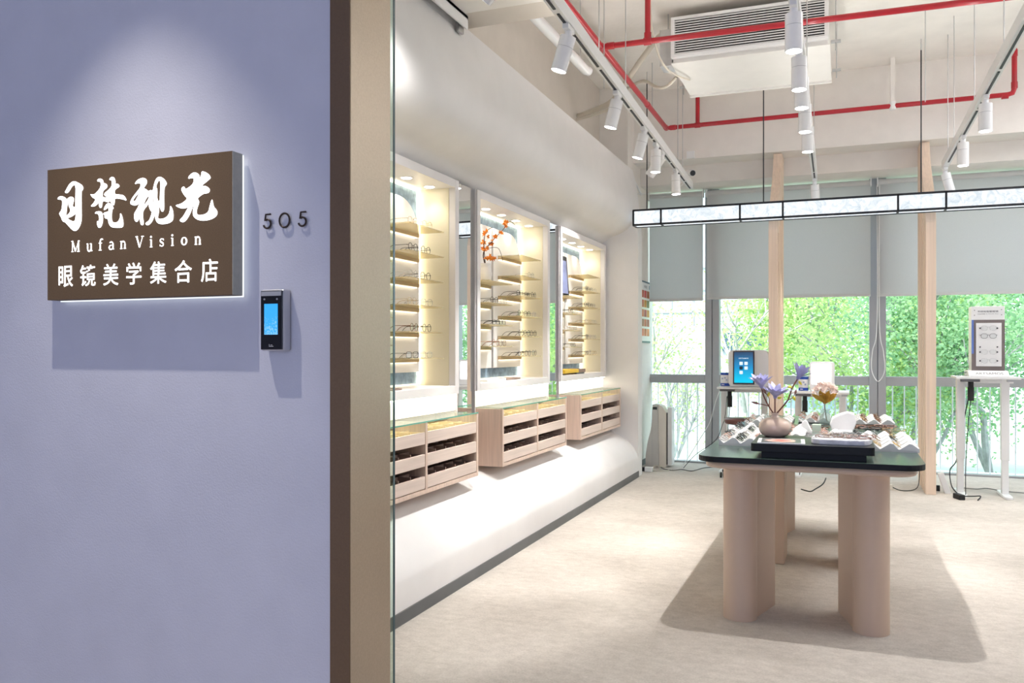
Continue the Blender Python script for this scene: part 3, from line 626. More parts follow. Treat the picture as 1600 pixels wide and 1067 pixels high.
for i, (x, y, aim, p) in enumerate(((-1.292, 4.10, (-.30, -.02, -1), 105), (-1.334, 5.26, (-.26, 0, -1), 105), (-1.364, 6.17, (-.28, 0, -1), 105), (-1.380, 6.68, (-.02, 0, -1), 60), (-1.389, 6.96, (-.62, .25, -.75), 95), (-1.412, 7.70, (.03, 0, -1), 50))):
    head(x, y, aim, ('nearest spotlight on the left track, tilted toward the lit niches', 'second spotlight along the left track, tilted at the wall', 'third spotlight along the left track, tilted at the wall', 'fourth spotlight along the left track, pointing straight down', 'fifth left-track spotlight, steeply tilted, half hidden behind the straight one', 'last spotlight at the window end of the left track')[i], gl, p)
head(-1.268, 3.25, (-.75, .12, -.62), 'added spotlight on the left track nearest the entrance, turned to the upper wall', gl, 42, 100, 1.0)  # extra head out of view, added to brighten the upper wall
gm = 'track spotlights above the table'
for i, (y, p) in enumerate(((4.21, 82), (4.845, 40), (5.22, 40), (5.80, 40), (6.39, 40))):
    head(-.215 - .0082 * (y - 4.2), y, (0, 0, -1), ('nearest spotlight on the middle track above the table front', 'second spotlight in the middle row over the table', 'third spotlight in the middle row over the table', 'fourth spotlight in the middle row over the table', 'fifth spotlight in the middle row, lowest in the stacked view')[i], gm, p, 80 if i == 0 else 54, .35)
head(-.252, 8.62, (.05, .25, -1), 'white spotlight at the window end of the middle track, behind the pendant lamp', gm, 40)
gr = 'track spotlights on the right track'
head(.855, 6.20, (0, 0, -1), 'spotlight hanging straight down nearest on the right track', gr, 80)
head(.856, 7.30, (0, 0, -1), 'spotlight in the middle of the right track, beside a suspension wire', gr, 80)
head(.857, 8.52, (.26, .05, -1), 'tilted spotlight at the window end of the right track', gr, 50)

def pipe_pts(mb, pts, r): mb.tube(pts, r, 14); return mb
def collar(p, ax, t, r=.027):
    p = Vector(p); a = Vector(ax) * .028; MB().cyl(p - a, p + a, r, seg=16).build('coupling', M_red, t, smooth=True)
t = thing('sprinkler_pipe', 'red sprinkler main running along the left side below the ceiling', 'pipe', (-1.71, 6.2, 3.58), 'red sprinkler pipes')
MB().tube([(-1.71, 4.35, 3.60), (-1.71, 8.80, 3.60)], .0235, 16).build('pipe', M_red, t, smooth=True)
for y in (4.75, 6.26, 7.9, 8.78): collar((-1.71, y, 3.60), (0, 1, 0), t)
for y in (5.2, 8.1): MB().cyl((-1.71, y, 3.62), (-1.71, y, 4.06), .004, seg=8).build('hanger_rod', M_steel, t)
t = thing('sprinkler_pipe', 'red sprinkler branch crossing in front of the air conditioner grille', 'pipe', (-.2, 6.26, 3.57), 'red sprinkler pipes')
MB().tube([(-1.685, 6.26, 3.60), (1.6, 6.26, 3.565)], .0215, 16).build('pipe', M_red, t, smooth=True)
collar((-1.64, 6.26, 3.60), (1, 0, 0), t); collar((-1.355, 6.26, 3.597), (1, 0, 0), t, .029)
r_ = MB().tube([(-1.355, 6.26, 3.62), (-1.355, 6.26, 4.06)], .0215, 16).build('riser_pipe', M_red, t, smooth=True)
MB().cyl((-1.355, 6.26, 3.61), (-1.355, 6.26, 3.66), .027, seg=16).build('coupling', M_red, r_, smooth=True)
t = thing('sprinkler_pipe', 'red sprinkler pipe running in front of the beam above the windows', 'pipe', (-.1, 8.80, 3.58), 'red sprinkler pipes')
MB().tube([(-1.685, 8.80, 3.60), (1.39, 8.80, 3.61), (1.43, 8.80, 3.62), (1.445, 8.80, 3.66), (1.445, 8.80, 4.02)], .0225, 16).build('pipe', M_red, t, smooth=True)
for x in (-1.64, -1.388, 1.37): collar((x, 8.80, 3.60), (1, 0, 0), t)
MB().tube([(-1.388, 8.80, 3.61), (-1.388, 8.80, 4.06)], .0215, 16).build('riser_pipe', M_red, t, smooth=True)
collar((1.445, 8.80, 3.69), (0, 0, 1), t); collar((1.445, 8.80, 3.98), (0, 0, 1), t)
MB().cyl((1.445, 8.80, 4.01), (1.445, 8.80, 4.06), .012, seg=12).build('sprinkler_head', M_steel, t)
MB().box(.42, .46, 8.78, 8.82, 3.62, 4.06).build('hanger_strut', M_beam, t)
MB().cyl((.44, 8.80, 3.57), (.44, 8.80, 3.645), .03, seg=14).build('pipe_clamp', M_white, t)

# added fill panels, out of view, over the right side of the shop
for y, z, lab in ((4.0, 3.175, 'added square fill light panel on the soffit near the entrance, right side'), (5.8, 4.06, 'added square fill light panel in the middle of the right side'), (7.6, 4.06, 'added square fill light panel nearest the windows on the right side')):
    t = thing('added_fill_panel', lab, 'added fill light', (2.45, y, z), 'added fill light panels on the right')
    MB().box(2.13, 2.77, y - .32 if z < 4 else y - .62, y + .3 if z < 4 else y + .62, z - .012, z).build('panel_frame', M_white, t, bevel=.002)
    MB().box(2.15, 2.75, y - .30 if z < 4 else y - .60, y + .28 if z < 4 else y + .60, z - .014, z - .011).build('diffuser', glow('fill_panel_glow', (1, .98, .95), 3.0), t)
# air conditioner
t = thing('air_conditioner', 'white ducted air conditioner with a slatted grille hanging under the ceiling', 'air conditioner', (-.69, 7.33, 3.62))
MB().box(-1.285, -.105, 6.90, 7.80, 3.625, 3.99).build('casing', mat('warm_white_sheet', (.80, .785, .75), rough=.5, var=.02), t, bevel=.003)
MB().box(-1.30, -.09, 6.885, 7.80, 3.617, 3.627).box(-1.30, -.09, 7.80, 7.83, 3.60, 3.66).build('bottom_panel', mat('warm_white_sheet', (.8, .785, .75)), t, bevel=.002)
g = MB().box(-1.295, -.10, 6.85, 6.90, 3.655, 3.68).box(-1.295, -.10, 6.85, 6.90, 3.955, 3.98).box(-1.295, -1.265, 6.85, 6.90, 3.68, 3.955).box(-.13, -.10, 6.85, 6.90, 3.68, 3.955).build('grille_frame', M_white, t, bevel=.002)
MB().box(-1.265, -.13, 6.893, 6.899, 3.68, 3.955).build('grille_void', M_black, g)
sl = MB()
for q in range(14): sl.box(-1.265, -.13, 6.856, 6.864, 3.6845 + q * .0196, 3.6915 + q * .0196)
sl.build('grille_slats', M_white, g)
for x in (-1.34, -.05):
    for y in (6.98, 7.7):
        h = MB().cyl((x, y, 3.60), (x, y, 4.06), .005, seg=8).build('hanger_rod', M_steel, t)
        MB().box(x - .035, x + .035, y - .02, y + .02, 3.66, 3.675).build('hanger_bracket', M_steel, h)
MB().box(-1.40, -1.30, 6.93, 7.10, 3.62, 3.92).build('connection_box', M_steel, t, bevel=.003)
def hose(lab, pts, r, m, name='hose', cat='hose'):
    mb = MB().tube(catmull(pts, 6), r, 10); return tag(mb.build(name, m, None, smooth=True), lab, cat)
M_hose = mat('beige_hose', (.66, .61, .52), rough=.7)
hose('thick beige condensate hose looping up to the ceiling beside the air conditioner', [(-1.34, 7.2, 3.75), (-1.36, 7.2, 3.93), (-1.44, 7.2, 3.98), (-1.60, 7.25, 3.84), (-1.78, 7.4, 3.70), (-2.02, 7.7, 3.60), (-2.39, 7.9, 3.56)], .026, M_hose)
hose('ribbed beige conduit sagging left of the air conditioner', [(-1.33, 7.3, 3.64), (-1.42, 7.35, 3.585), (-1.52, 7.4, 3.60), (-1.66, 7.5, 3.70), (-1.82, 7.6, 3.68), (-2.0, 7.7, 3.55), (-2.38, 7.8, 3.50)], .014, M_hose, 'conduit', 'conduit')
hose('thin white cable hanging in a loop left of the air conditioner', [(-1.41, 6.6, 4.05), (-1.40, 6.65, 3.80), (-1.36, 6.8, 3.62), (-1.30, 7.0, 3.57), (-1.22, 7.3, 3.60)], .008, M_hose, 'cable', 'cable')
# white duct along the upper left wall
t = thing('drain_pipe', 'white insulated drain pipe running along the upper left wall', 'pipe', (-1.84, 5.4, 3.36))
MB().tube([(-1.70, 4.76, 3.40), (-1.80, 4.9, 3.385), (-1.80, 6.12, 3.395), (-1.80, 6.2, 3.41)], .036, 18).build('pipe', M_gloss, t, smooth=True)
MB().box(-1.70, -1.66, 4.76, 4.80, 3.38, 3.46).build('pipe_clamp', M_steel, t)
for y in (5.0, 6.0): MB().cyl((-1.80, y, 3.42), (-1.80, y, 4.06), .004, seg=8).build('hanger_rod', M_steel, t)
# aluminium channel fixed under the soffit beside the wall
t = thing('door_rail', 'white aluminium rail with a dark groove under the soffit along the left wall', 'rail', (-2.0, 3.4, 3.10))
MB().box(-2.035, -2.025, 2.45, 4.36, 3.10, 3.175).box(-1.975, -1.965, 2.45, 4.36, 3.10, 3.175).box(-2.035, -1.965, 2.45, 4.36, 3.155, 3.175).build('channel', M_white, t, bevel=.001)
MB().box(-2.02, -1.98, 2.45, 4.34, 3.145, 3.155).build('groove', M_rubber, t)
MB().box(-2.01, -1.99, 4.29, 4.36, 3.075, 3.125).build('end_stop', M_steel, t, bevel=.002)
# camera on the beam
t = thing('security_camera', 'small white bullet camera with a black lens near the corner window', 'security camera', (-1.44, 8.75, 3.06))
cd = Vector((.45, -.85, -.25)).normalized(); cc = Vector((-1.44, 8.72, 3.10))
MB().cyl(cc - cd * .06, cc + cd * .05, .032, seg=22).build('camera_body', M_gloss, t, smooth=True)
MB().cyl(cc + cd * .048, cc + cd * .053, .0285, seg=22).build('camera_lens', M_black, t)
MB().tube([cc - cd * .05, (-1.47, 8.86, 3.13), (-1.49, 8.999, 3.15)], .012, 10).build('camera_arm', M_white, t, smooth=True)
MB().box(-1.53, -1.45, 8.97, 8.9995, 3.31, 3.38).build('junction_box', M_white, t)
hose('thin white cable drooping from the camera to the corner', [(-1.48, 8.85, 3.08), (-1.6, 8.86, 2.98), (-1.78, 8.9, 2.94), (-2.09, 8.95, 2.97)], .004, M_white, 'cable', 'cable')
hose('white conduit rising from the wall top toward the corner window', [(-2.09, 8.74, 3.16), (-2.085, 9.0, 3.10), (-2.085, 9.3, 3.02)], .011, M_white, 'conduit', 'conduit')
MBj = MB().box(-2.10, -2.06, 8.80, 8.86, 2.86, 2.875)
tag(MBj.build('cable_clip', M_white), 'tiny white cable clip on the corner wall above the poster', 'clip')

# pendant lamp
t = thing('pendant_lamp', 'long alabaster box pendant in a black frame, hanging before the windows', 'pendant lamp', (.2, 8.35, 2.535))
x0, x1, ya, yb, za, zb = -1.935, 2.35, 8.28, 8.42, 2.533, 2.677
fb = .009; fr = MB()
for y in (ya, yb):
    for z in (za, zb): fr.box(x0, x1, y - fb, y + fb, z - fb, z + fb)
divs = [x0, -1.661, -.909, -.521, .457, .84, 1.82, x1]
for x in divs:
    for y in (ya, yb): fr.box(x - fb, x + fb, y - fb, y + fb, za, zb)
    for z in (za, zb): fr.box(x - fb, x + fb, ya, yb, z - fb, z + fb)
fr.build('lamp_frame', M_black, t)
for a, b in zip(divs, divs[1:]):
    MB().box(a, b, ya - .002, yb + .002, za - .002, zb - .01).build('lamp_panel', M_pend, t)
for x, top in ((-1.815, 4.06), (-.70, 4.06), (.648, 4.06), (1.95, 4.06)):
    r_ = MB().cyl((x, 8.35, zb), (x, 8.35, top - .1), .0055, seg=8).build('suspension_rod', M_black, t)
    MB().cyl((x, 8.35, top - .1), (x, 8.35, top), .004, seg=8).build('hook', M_steel, r_)
# loose threaded rods under the ceiling
for x, y, zb_, lab in ((-1.50, 8.3, 3.0, 'thin grey rod hanging from the ceiling beside the left track end'), (.62, 7.6, 3.3, 'short thin rod hanging right of the air conditioner'), (-1.62, 6.0, 3.2, 'thin grey rod hanging beside the red sprinkler main')):
    tag(MB().cyl((x, y, zb_), (x, y, 4.06), .004, seg=8).build('threaded_rod', M_steel), lab, 'rod')

# ---------------------------------------------------------------- wooden fins
for x, lab in ((-.62, 'light wooden blade-shaped fin standing behind the table, nearer the left wall'), (.735, 'light wooden blade-shaped fin standing right of the table')):
    t = thing('wooden_fin', lab, 'wooden fin', (x, 8.9, 0), 'tall wooden fins by the windows')
    w_ = .042
    prof = [(8.44, 0), (8.44, 2.42)] + [(p.x, p.y) for p in catmull([(8.44, 2.44, 0), (8.50, 2.62, 0), (8.66, 2.80, 0), (8.86, 2.98, 0), (9.0, 3.15, 0), (9.06, 3.30, 0)], 5)] + [(9.325, 3.30), (9.325, 0)]
    core = [(p[0] + .0, p[1]) for p in prof]
    MB().prism(core, 'x', x - w_, x + w_).build('board', M_fin, t, bevel=.002)
    for q in range(5):
        y = 8.52 + q * .15
        for s in (-1, 1): MB().box(x + s * (w_ - .002), x + s * (w_ + .006), y, y + .055, 0.002, 2.42 + max(0, (q - .3)) * .12).build('slat', M_fin, t)

# ---------------------------------------------------------------- the spectacle table
def children_named(t, n): return [c for c in bpy.data.objects if c.parent == t and c.name.startswith(n)][0]
def side_black(o):
    for p in o.data.polygons:
        if abs(p.normal.z) < .5: p.material_index = 1
t = thing('display_table', 'long display table with a black green top on thick beige rounded legs', 'table', (-.155, 5.38, 0))
TX0, TX1, TY0, TY1, TZ = -.645, .338, 4.03, 6.74, .80
MB().prism(rrect(TX0, TX1, TY0, TY1, .10, 8), 'z', TZ - .027, TZ).build('table_top', [M_top, M_tedge], t, bevel=.003); side_black(children_named(t, 'table_top'))
MB().prism(rrect(TX0 + .03, TX1 - .03, TY0 + .035, TY1 - .035, .10, 8), 'z', TZ - .06, TZ - .0275).build('under_panel', M_leg, t, bevel=.012)
cxm = -.172
def leg_poly(s, y0, flip=1):
    P = []
    cx_ = cxm + s * .278
    cx_ = cxm + s * .293
    for q in range(17):
        a = R(180 + 190 * q / 16); P.append((cx_ + s * .080 * -math.cos(a), y0 + .085 + .085 * math.sin(a)))
    P += [(cxm + s * .219, y0 + .112), (cxm + s * .212, y0 + .125), (cxm + s * .150, y0 + .345), (cxm + s * .160, y0 + .36), (cxm + s * .373, y0 + .36)]
    return P
for s in (-1, 1):
    for y0 in (4.165, 6.12):
        MB().prism(leg_poly(s, y0), 'z', 0, TZ - .061).build('leg', M_leg, t, smooth=True, weld=True)
    xx = cxm + s * .185
    MB().box(xx - .028, xx + .028, 5.37, 5.66, 0, TZ - .061).build('leg_board', M_leg, t, bevel=.006)

# riser on the table
t = thing('display_riser', 'low black wooden riser at the front end of the table', 'riser', (-.13, 4.27, TZ))
MB().prism(rrect(-.398, .132, 4.055, 4.50, .022, 5), 'z', TZ + .030, TZ + .067).build('riser_top', [M_riser, M_tedge], t, bevel=.002); side_black(children_named(t, 'riser_top'))
MB().box(-.352, .098, 4.085, 4.46, TZ, TZ + .0295).build('riser_base', M_tedge, t, bevel=.001)
RZ = TZ + .067
# card
def pink_mat():
    m = mat('printed_flower_card', (.5, .5, .5), rough=.35); nt = m.node_tree; N = nt.nodes; L = nt.links; b = N['Principled BSDF']
    tc = N.new('ShaderNodeTexCoord'); mp = N.new('ShaderNodeMapping'); mp.inputs['Location'].default_value = (-.5, -.5, 0); mp.inputs['Scale'].default_value = (1, 1, 0); L.new(tc.outputs['Generated'], mp.inputs['Vector'])
    nz = N.new('ShaderNodeTexNoise'); nz.inputs['Scale'].default_value = 5; L.new(tc.outputs['Generated'], nz.inputs['Vector'])
    ln = N.new('ShaderNodeVectorMath'); ln.operation = 'LENGTH'; L.new(mp.outputs[0], ln.inputs[0])
    ad = N.new('ShaderNodeMath'); ad.operation = 'MULTIPLY_ADD'; ad.inputs[1].default_value = .22; L.new(nz.outputs['Fac'], ad.inputs[0]); L.new(ln.outputs['Value'], ad.inputs[2])
    rp = N.new('ShaderNodeValToRGB'); rp.color_ramp.elements[0].position = .25; rp.color_ramp.elements[0].color = (.75, .20, .15, 1)
    rp.color_ramp.elements[1].position = .50; rp.color_ramp.elements[1].color = (.10, .12, .12, 1)
    e = rp.color_ramp.elements.new(.36); e.color = (.92, .52, .44, 1); e = rp.color_ramp.elements.new(.46); e.color = (.95, .62, .55, 1)
    L.new(ad.outputs[0], rp.inputs['Fac']); L.new(rp.outputs['Color'], b.inputs['Base Color']); return m
t = thing('picture_card', 'white bordered card printed with a pink flower, lying on the black riser', 'card', (-.27, 4.18, RZ))
rz = Matrix.Rotation(R(3), 3, 'Z')
MB().box(-.375, -.165, 4.075, 4.285, RZ, RZ + .004, rot=rz).build('card', mat('white_card', (.9, .9, .9), rough=.4), t)
MB().box(-.358, -.182, 4.090, 4.268, RZ + .004, RZ + .005, rot=rz).build('print', pink_mat(), t)
# bulbous vase and magnolia
M_vase = mat('pinkish_beige_glaze', (.70, .535, .43), rough=.22, var=.05, vscale=14, coat=.4)
vx, vy = -.315, 4.41
v = MB().lathe([(0, 0), (.044, 0), (.062, .010), (.074, .026), (.079, .046), (.075, .066), (.061, .083), (.040, .093), (.022, .097), (.017, .102), (.0165, .112), (.022, .119), (.017, .118), (.013, .10), (.0, .09)], (vx, vy, RZ), 36).build('ceramic_vase', M_vase, smooth='all')
tag(v, 'squat beige ceramic vase with a narrow neck standing on the black riser', 'vase')
t = thing('magnolia_branch', 'artificial lilac magnolia branch with three open flowers in the beige vase', 'artificial flower', (vx, vy, RZ + .095))
M_twig = mat('brown_twig', (.19, .075, .055), rough=.7, var=.2, vscale=40)
M_lil = mat('lilac_petal', (.50, .49, .76), rough=.6, var=.32, vscale=30, stretch=(1, 1, .3))
M_bud = mat('brown_bud', (.30, .14, .12), rough=.7, var=.2)
M_yel = mat('yellow_leaflet', (.85, .75, .06), rough=.6)
tx = Matrix.Rotation(R(21), 3, 'Z')
def T(dx, dz, dy=0):
    return Vector((vx, vy, RZ)) + tx @ Vector((dx, dy, dz))
neck = T(0, .105)
tw = MB()
tw.tube(catmull([neck, T(-.03, .15), T(-.055, .20), T(-.066, .240)], 4), [.0035] * 12 + [.002], 7)
tw.tube(catmull([neck, T(.0, .14), T(.0, .19)], 4), .0032, 7)
tw.tube(catmull([neck, T(.035, .145), T(.066, .185), T(.085, .24), T(.112, .285)], 4), [.0038] * 16 + [.0025], 7)
tw.tube(catmull([T(-.03, .15), T(-.055, .158), T(-.082, .163)], 4), .0022, 6)
tw.tube(catmull([T(-.028, .15), T(-.03, .19), T(-.045, .215)], 4), .002, 6)
tw.tube(catmull([T(.060, .18), T(.085, .19), T(.10, .215)], 4), .002, 6)
tw.build('twig', M_twig, t, smooth=True)
def petal(mb, base, direction, L_, W_, curl, spin):
    z = Vector(direction).normalized(); x = z.orthogonal().normalized(); x = Matrix.Rotation(spin, 3, z) @ x; y = z.cross(x)
    rows = []
    for i in range(6):
        t_ = i / 5; wd = W_ * math.sin(math.pi * min(1, .15 + .78 * t_ ** 1.2)) * (1 if i < 5 else .25)
        out = curl * (t_ ** 1.4) * L_ + .10 * L_ * math.sin(math.pi * t_ * .6)
        c = Vector(base) + z * (L_ * t_ * (1 - .25 * curl * t_)) + x * out
        rows.append([mb.bm.verts.new(c + y * wd * k * .5 + x * (-abs(k) * wd * .22 + (.3 * wd * .3))) for k in (-1, -.5, 0, .5, 1)])
    for A, B in zip(rows, rows[1:]):
        for k in range(4): mb.bm.faces.new((A[k], A[k + 1], B[k + 1], B[k]))
def flower(base, direction, L_, n, curl):
    mb = MB()
    for k in range(n): petal(mb, base, direction, L_ * random.uniform(.82, 1.05), L_ * .36, curl * random.uniform(.45, 1.15), 2 * math.pi * k / n + random.uniform(-.15, .15))
    return mb.build('blossom', M_lil, t, smooth='all')
flower(T(-.066, .240), tx @ Vector((-.12, -.15, 1)), .082, 17, .85)
flower(T(0, .190), tx @ Vector((.05, -.22, 1)), .082, 17, .95)
flower(T(.112, .285), tx @ Vector((.45, -.05, 1)), .086, 12, .6)
def bud(p, d, L_, m=M_bud):
    p = Vector(p); d = Vector(d).normalized(); MB().tube([p, p + d * L_ * .3, p + d * L_ * .65, p + d * L_], [.0025, .0062, .0055, .0008], 8).build('bud', m, t, smooth='all')
bud(T(-.080, .163), tx @ Vector((-1, 0, .25)), .040); bud(T(-.045, .213), tx @ Vector((-.5, 0, 1)), .030); bud(T(.10, .213), tx @ Vector((.3, 0, 1)), .022)
for p, d in (((.084, .245), (-1, 0, .1)), ((.118, .275), (.6, 0, -.7)), ((.095, .2), (.2, 0, -.9)), ((.012, .19), (.9, 0, .2)), ((-.035, .20), (.3, 0, .8))): bud(T(*p), tx @ Vector(d), .024, M_yel)
# glass vase with peony
px, py = -.107, 5.80
gb = thing('glass_block', 'pale green clear block beside the white plaster prism', 'glass block', (-.142, 5.25, TZ))
MB().box(-.166, -.118, 5.21, 5.29, TZ, TZ + .064).build('block', mat('pale_green_acrylic', (.62, .72, .62), rough=.25, trans=.25, var=.02), gb, bevel=.002)
gv = MB().lathe([(0, .0), (.024, .0), (.030, .01), (.034, .05), (.031, .085), (.026, .105), (.032, .118), (.030, .118), (.024, .104), (.029, .085), (.031, .05), (.026, .012), (0, .008)], (px, py, TZ), 24).build('glass_vase', M_vglass, smooth='all')
tag(gv, 'clear glass vase behind the pale green block, holding a peach flower', 'vase')
t = thing('peony_flower', 'artificial peach pink peony with golden leaves in the clear glass vase', 'artificial flower', (px, py, TZ + .06))
MB().tube(catmull([(px + .01, py, TZ + .045), (px, py, TZ + .12), (px, py, TZ + .19)], 5), .003, 7).build('stem', mat('green_brown_stem', (.25, .22, .10), rough=.7), t, smooth=True)
random.seed(5)
M_peach = mat('peach_petal', (.97, .77, .69), rough=.7, var=.10, vscale=25); M_ochre = mat('ochre_leaf', (.62, .36, .06), rough=.6, var=.2, vscale=30)
mb = MB()
for k in range(150):
    a = random.uniform(0, 6.283); r_ = .076 * math.sqrt(random.random()); zz = TZ + .212 + .072 * math.sqrt(max(0, 1 - (r_ / .080) ** 2)) + random.uniform(-.018, .008)
    c = Vector((px + r_ * math.cos(a), py + r_ * math.sin(a), zz)); d = Vector((math.cos(a) * r_ * 14, math.sin(a) * r_ * 14, 1))
    petal(mb, c - d.normalized() * .012, d, random.uniform(.018, .028), random.uniform(.016, .024), .5, random.uniform(0, 6.28))
mb.build('blossom', M_peach, t, smooth='all')
mb = MB()
for k in range(9):
    a = 6.283 * k / 9; petal(mb, (px, py, TZ + .158), (math.cos(a) * .80, math.sin(a) * .62, .72), .098, .048, .12, a * 0)
mb.build('sepal', M_ochre, t, smooth='all')
# plaster props
M_pl = mat('white_plaster', (.84, .82, .82), rough=.85, var=.02, bump=.05)
o = MB().prism([(-.255, TZ), (-.165, TZ), (-.200, TZ + .072), (-.213, TZ + .078), (-.226, TZ + .066)], 'y', 5.34, 5.40).build('plaster_prism', M_pl, bevel=.003)
tag(o, 'white plaster triangular prism standing behind the vase on the table', 'display prop')
mb = MB()
mb.prism([(-.055, TZ + .001), (.049, TZ + .001), (.074, TZ + .072), (.063, TZ + .124), (.025, TZ + .131), (-.018, TZ + .117), (-.060, TZ + .096), (-.071, TZ + .06)], 'y', 5.34, 5.47)
o = mb.build('plaster_rock', M_pl, bevel=.006); tag(o, 'faceted white plaster block standing in the middle of the table', 'display prop')
mb = MB().box(-.02, .05, 5.245, 5.335, TZ, TZ + .03); tag(mb.build('plaster_plinth', M_pl, bevel=.003), 'flat white plaster slab in front of the faceted block', 'display prop')
# rough marble slab on the riser
random.seed(2)
pts = []
for k in range(26):
    a = 2 * math.pi * k / 26; pts.append((-.008 + .128 * math.copysign(abs(math.cos(a)) ** .55, math.cos(a)) + random.uniform(-.005, .005), 4.225 + .115 * math.copysign(abs(math.sin(a)) ** .6, math.sin(a)) + random.uniform(-.006, .006)))
o = MB().prism(pts, 'z', RZ, RZ + .024).build('marble_slab', mat('rough_white_marble', (.80, .80, .84), rough=.7, var=.18, vscale=16, bump=.5, bscale=60), bevel=.004)
tag(o, 'rough edged white marble slab on the right half of the riser', 'stone slab')
# ---------------------------------------------------------------- spectacles
M_fr = {'gold': mat('gold_wire', (.72, .50, .22), rough=.25, metal=.9), 'black': mat('black_frame', (.012, .012, .014), rough=.3), 'silver': mat('silver_wire', (.6, .6, .62), rough=.25, metal=.9),
        'tortoise': mat('tortoiseshell', (.17, .07, .03), rough=.3, var=.6, vscale=60), 'rose': mat('rose_gold_frame', (.58, .34, .28), rough=.3, metal=.4), 'clear': mat('clear_frame', (.72, .66, .64), rough=.2, alpha=.6), 'blue': mat('dark_blue_frame', (.03, .06, .14), rough=.3)}
GM = {}
def mesh_of(mb, key, m):
    me = bpy.data.meshes.new(key); 
    for f in mb.bm.faces: f.smooth = True
    mb.bm.to_mesh(me); mb.bm.free(); me.materials.append(m); return me
def lens_pts(shape, n=22):
    P = []
    for k in range(n):
        a = 2 * math.pi * k / n; c, s = math.cos(a), math.sin(a)
        if shape == 'round': P.append((.0235 * c, .0225 * s))
        elif shape == 'rect': P.append((.0265 * math.copysign(abs(c) ** .55, c), .0175 * math.copysign(abs(s) ** .55, s)))
        else: P.append((.0255 * math.copysign(abs(c) ** .75, c), .0200 * math.copysign(abs(s) ** .8, s) * (1.05 if s > 0 else 1)))
    return P
def glasses_meshes(shape, color, thick, folded):
    """front in the local YZ plane facing +X, lens bottoms at z = 0, temples back along -X"""
    key = (shape, color, thick, folded)
    if key in GM: return GM[key]
    m = M_fr[color]; P = lens_pts(shape); zc = -min(p[1] for p in P) + thick; half = .034; wx = max(p[0] for p in P)
    fr = MB()
    for s in (-1, 1): fr.tube([(0, s * half + y, zc + z) for y, z in P], thick, 6, True)
    fr.tube([(0, -half + wx * .92, zc + .006), (.003, 0, zc + .011), (0, half - wx * .92, zc + .006)], thick, 6)
    for s in (-1, 1): fr.tube([(0, s * (half + wx * .97), zc + .008), (-.002, s * (half + wx + .007), zc + .009), (-.008, s * (half + wx + .0085), zc + .009)], thick * 1.2, 6)
    F = mesh_of(fr, 'frame_front', m)
    lens = []
    for s in (-1, 1):
        mb = MB(); mb.face([(0, s * half + y * .97, zc + z * .97) for y, z in P]); lens.append(mesh_of(mb, 'lens', M_lens))
    tem = []
    for s in (-1, 1):
        y0 = s * (half + wx + .0085); mb = MB()
        if folded: pts = [(-.008, y0, zc + .009), (-.011 - .004 * (s > 0), y0 - s * .04, zc + .009), (-.012 - .004 * (s > 0), y0 - s * .085, zc + .006), (-.012 - .004 * (s > 0), y0 - s * .122, zc - .012)]
        else: pts = [(-.008, y0, zc + .009), (-.06, y0, zc + .009), (-.098, y0 - s * .002, zc + .007), (-.118, y0 - s * .004, zc - .004), (-.136, y0 - s * .005, .0015)]
        mb.tube(catmull(pts, 3), max(thick * 1.05, .0012), 6); tem.append(mesh_of(mb, 'temple', m))
    GM[key] = (F, lens, tem); return GM[key]
def link(name, me, parent):
    o = bpy.data.objects.new(name, me); COL.objects.link(o); o.parent = parent; return o
def glasses(loc, rot, shape, color, thick, lab, group, folded=False):
    F, lens, tem = glasses_meshes(shape, color, thick, folded)
    t = thing('eyeglasses', lab, 'glasses', loc, group)
    if isinstance(rot, Matrix): t.rotation_euler = rot.to_euler()
    else: t.rotation_euler = (0, 0, rot)
    link('frame_front', F, t)
    for l in lens: link('lens', l, t)
    for q in tem: link('temple', q, t)
    return t
CW = {'gold': 'gold', 'black': 'black', 'silver': 'silver', 'tortoise': 'tortoiseshell', 'rose': 'rose', 'clear': 'clear', 'blue': 'dark blue'}
SW = {'round': 'round', 'rect': 'rectangular', 'soft': 'soft-square'}
random.seed(11)
ORD = ('bottom', 'second lowest', 'third lowest', 'third highest', 'second highest', 'top')
WHICH = ('nearest', 'middle', 'farthest')
def shelf_row(k, side, row, ys, style, cols):
    mid = 3.40 + NP * k + .755
    z = (1.244 + .1546 * row if side > 0 else 1.319 + .1525 * row) + .006
    n = len(ys)
    for i, y in enumerate(ys):
        shape = style[i % len(style)]; col = cols[i % len(cols)]
        pos = ('only pair', ) if n == 1 else (('near pair', 'far pair') if n == 2 else ('nearest pair', 'middle pair', 'farthest pair'))
        rowname = ORD[row] if side > 0 else ('bottom', 'second lowest', 'third lowest', 'top')[row]
        lab = '%s %s glasses, %s on the %s %s shelf of the %s niche' % (CW[col], SW[shape], pos[i], rowname, 'wide-side' if False else ('far-side' if side > 0 else 'near-side'), WHICH[k])
        glasses((-2.318 + random.uniform(-.008, .006), mid + y, z), random.uniform(-.12, .12), shape, col, .0011 if col in ('gold', 'silver') else .0016, lab, 'eyeglasses on the niche shelves')
C2 = (.215, .385); C3 = (.175, .325, .470)
shelf_row(0, 1, 5, C2, ['soft'], ['gold', 'gold']); shelf_row(0, 1, 4, C2, ['round'], ['black', 'black']); shelf_row(0, 1, 3, C2, ['round'], ['silver', 'black'])
shelf_row(0, 1, 2, C2, ['soft'], ['gold', 'silver']); shelf_row(0, 1, 1, C2, ['round'], ['tortoise', 'black']); shelf_row(0, 1, 0, C2, ['rect'], ['black', 'silver'])
shelf_row(1, 1, 4, (.42,), ['round'], ['silver']); shelf_row(1, 1, 3, C3, ['soft', 'rect', 'round'], ['black', 'black', 'black']); shelf_row(1, 1, 2, C3, ['soft'], ['black', 'black', 'clear'])
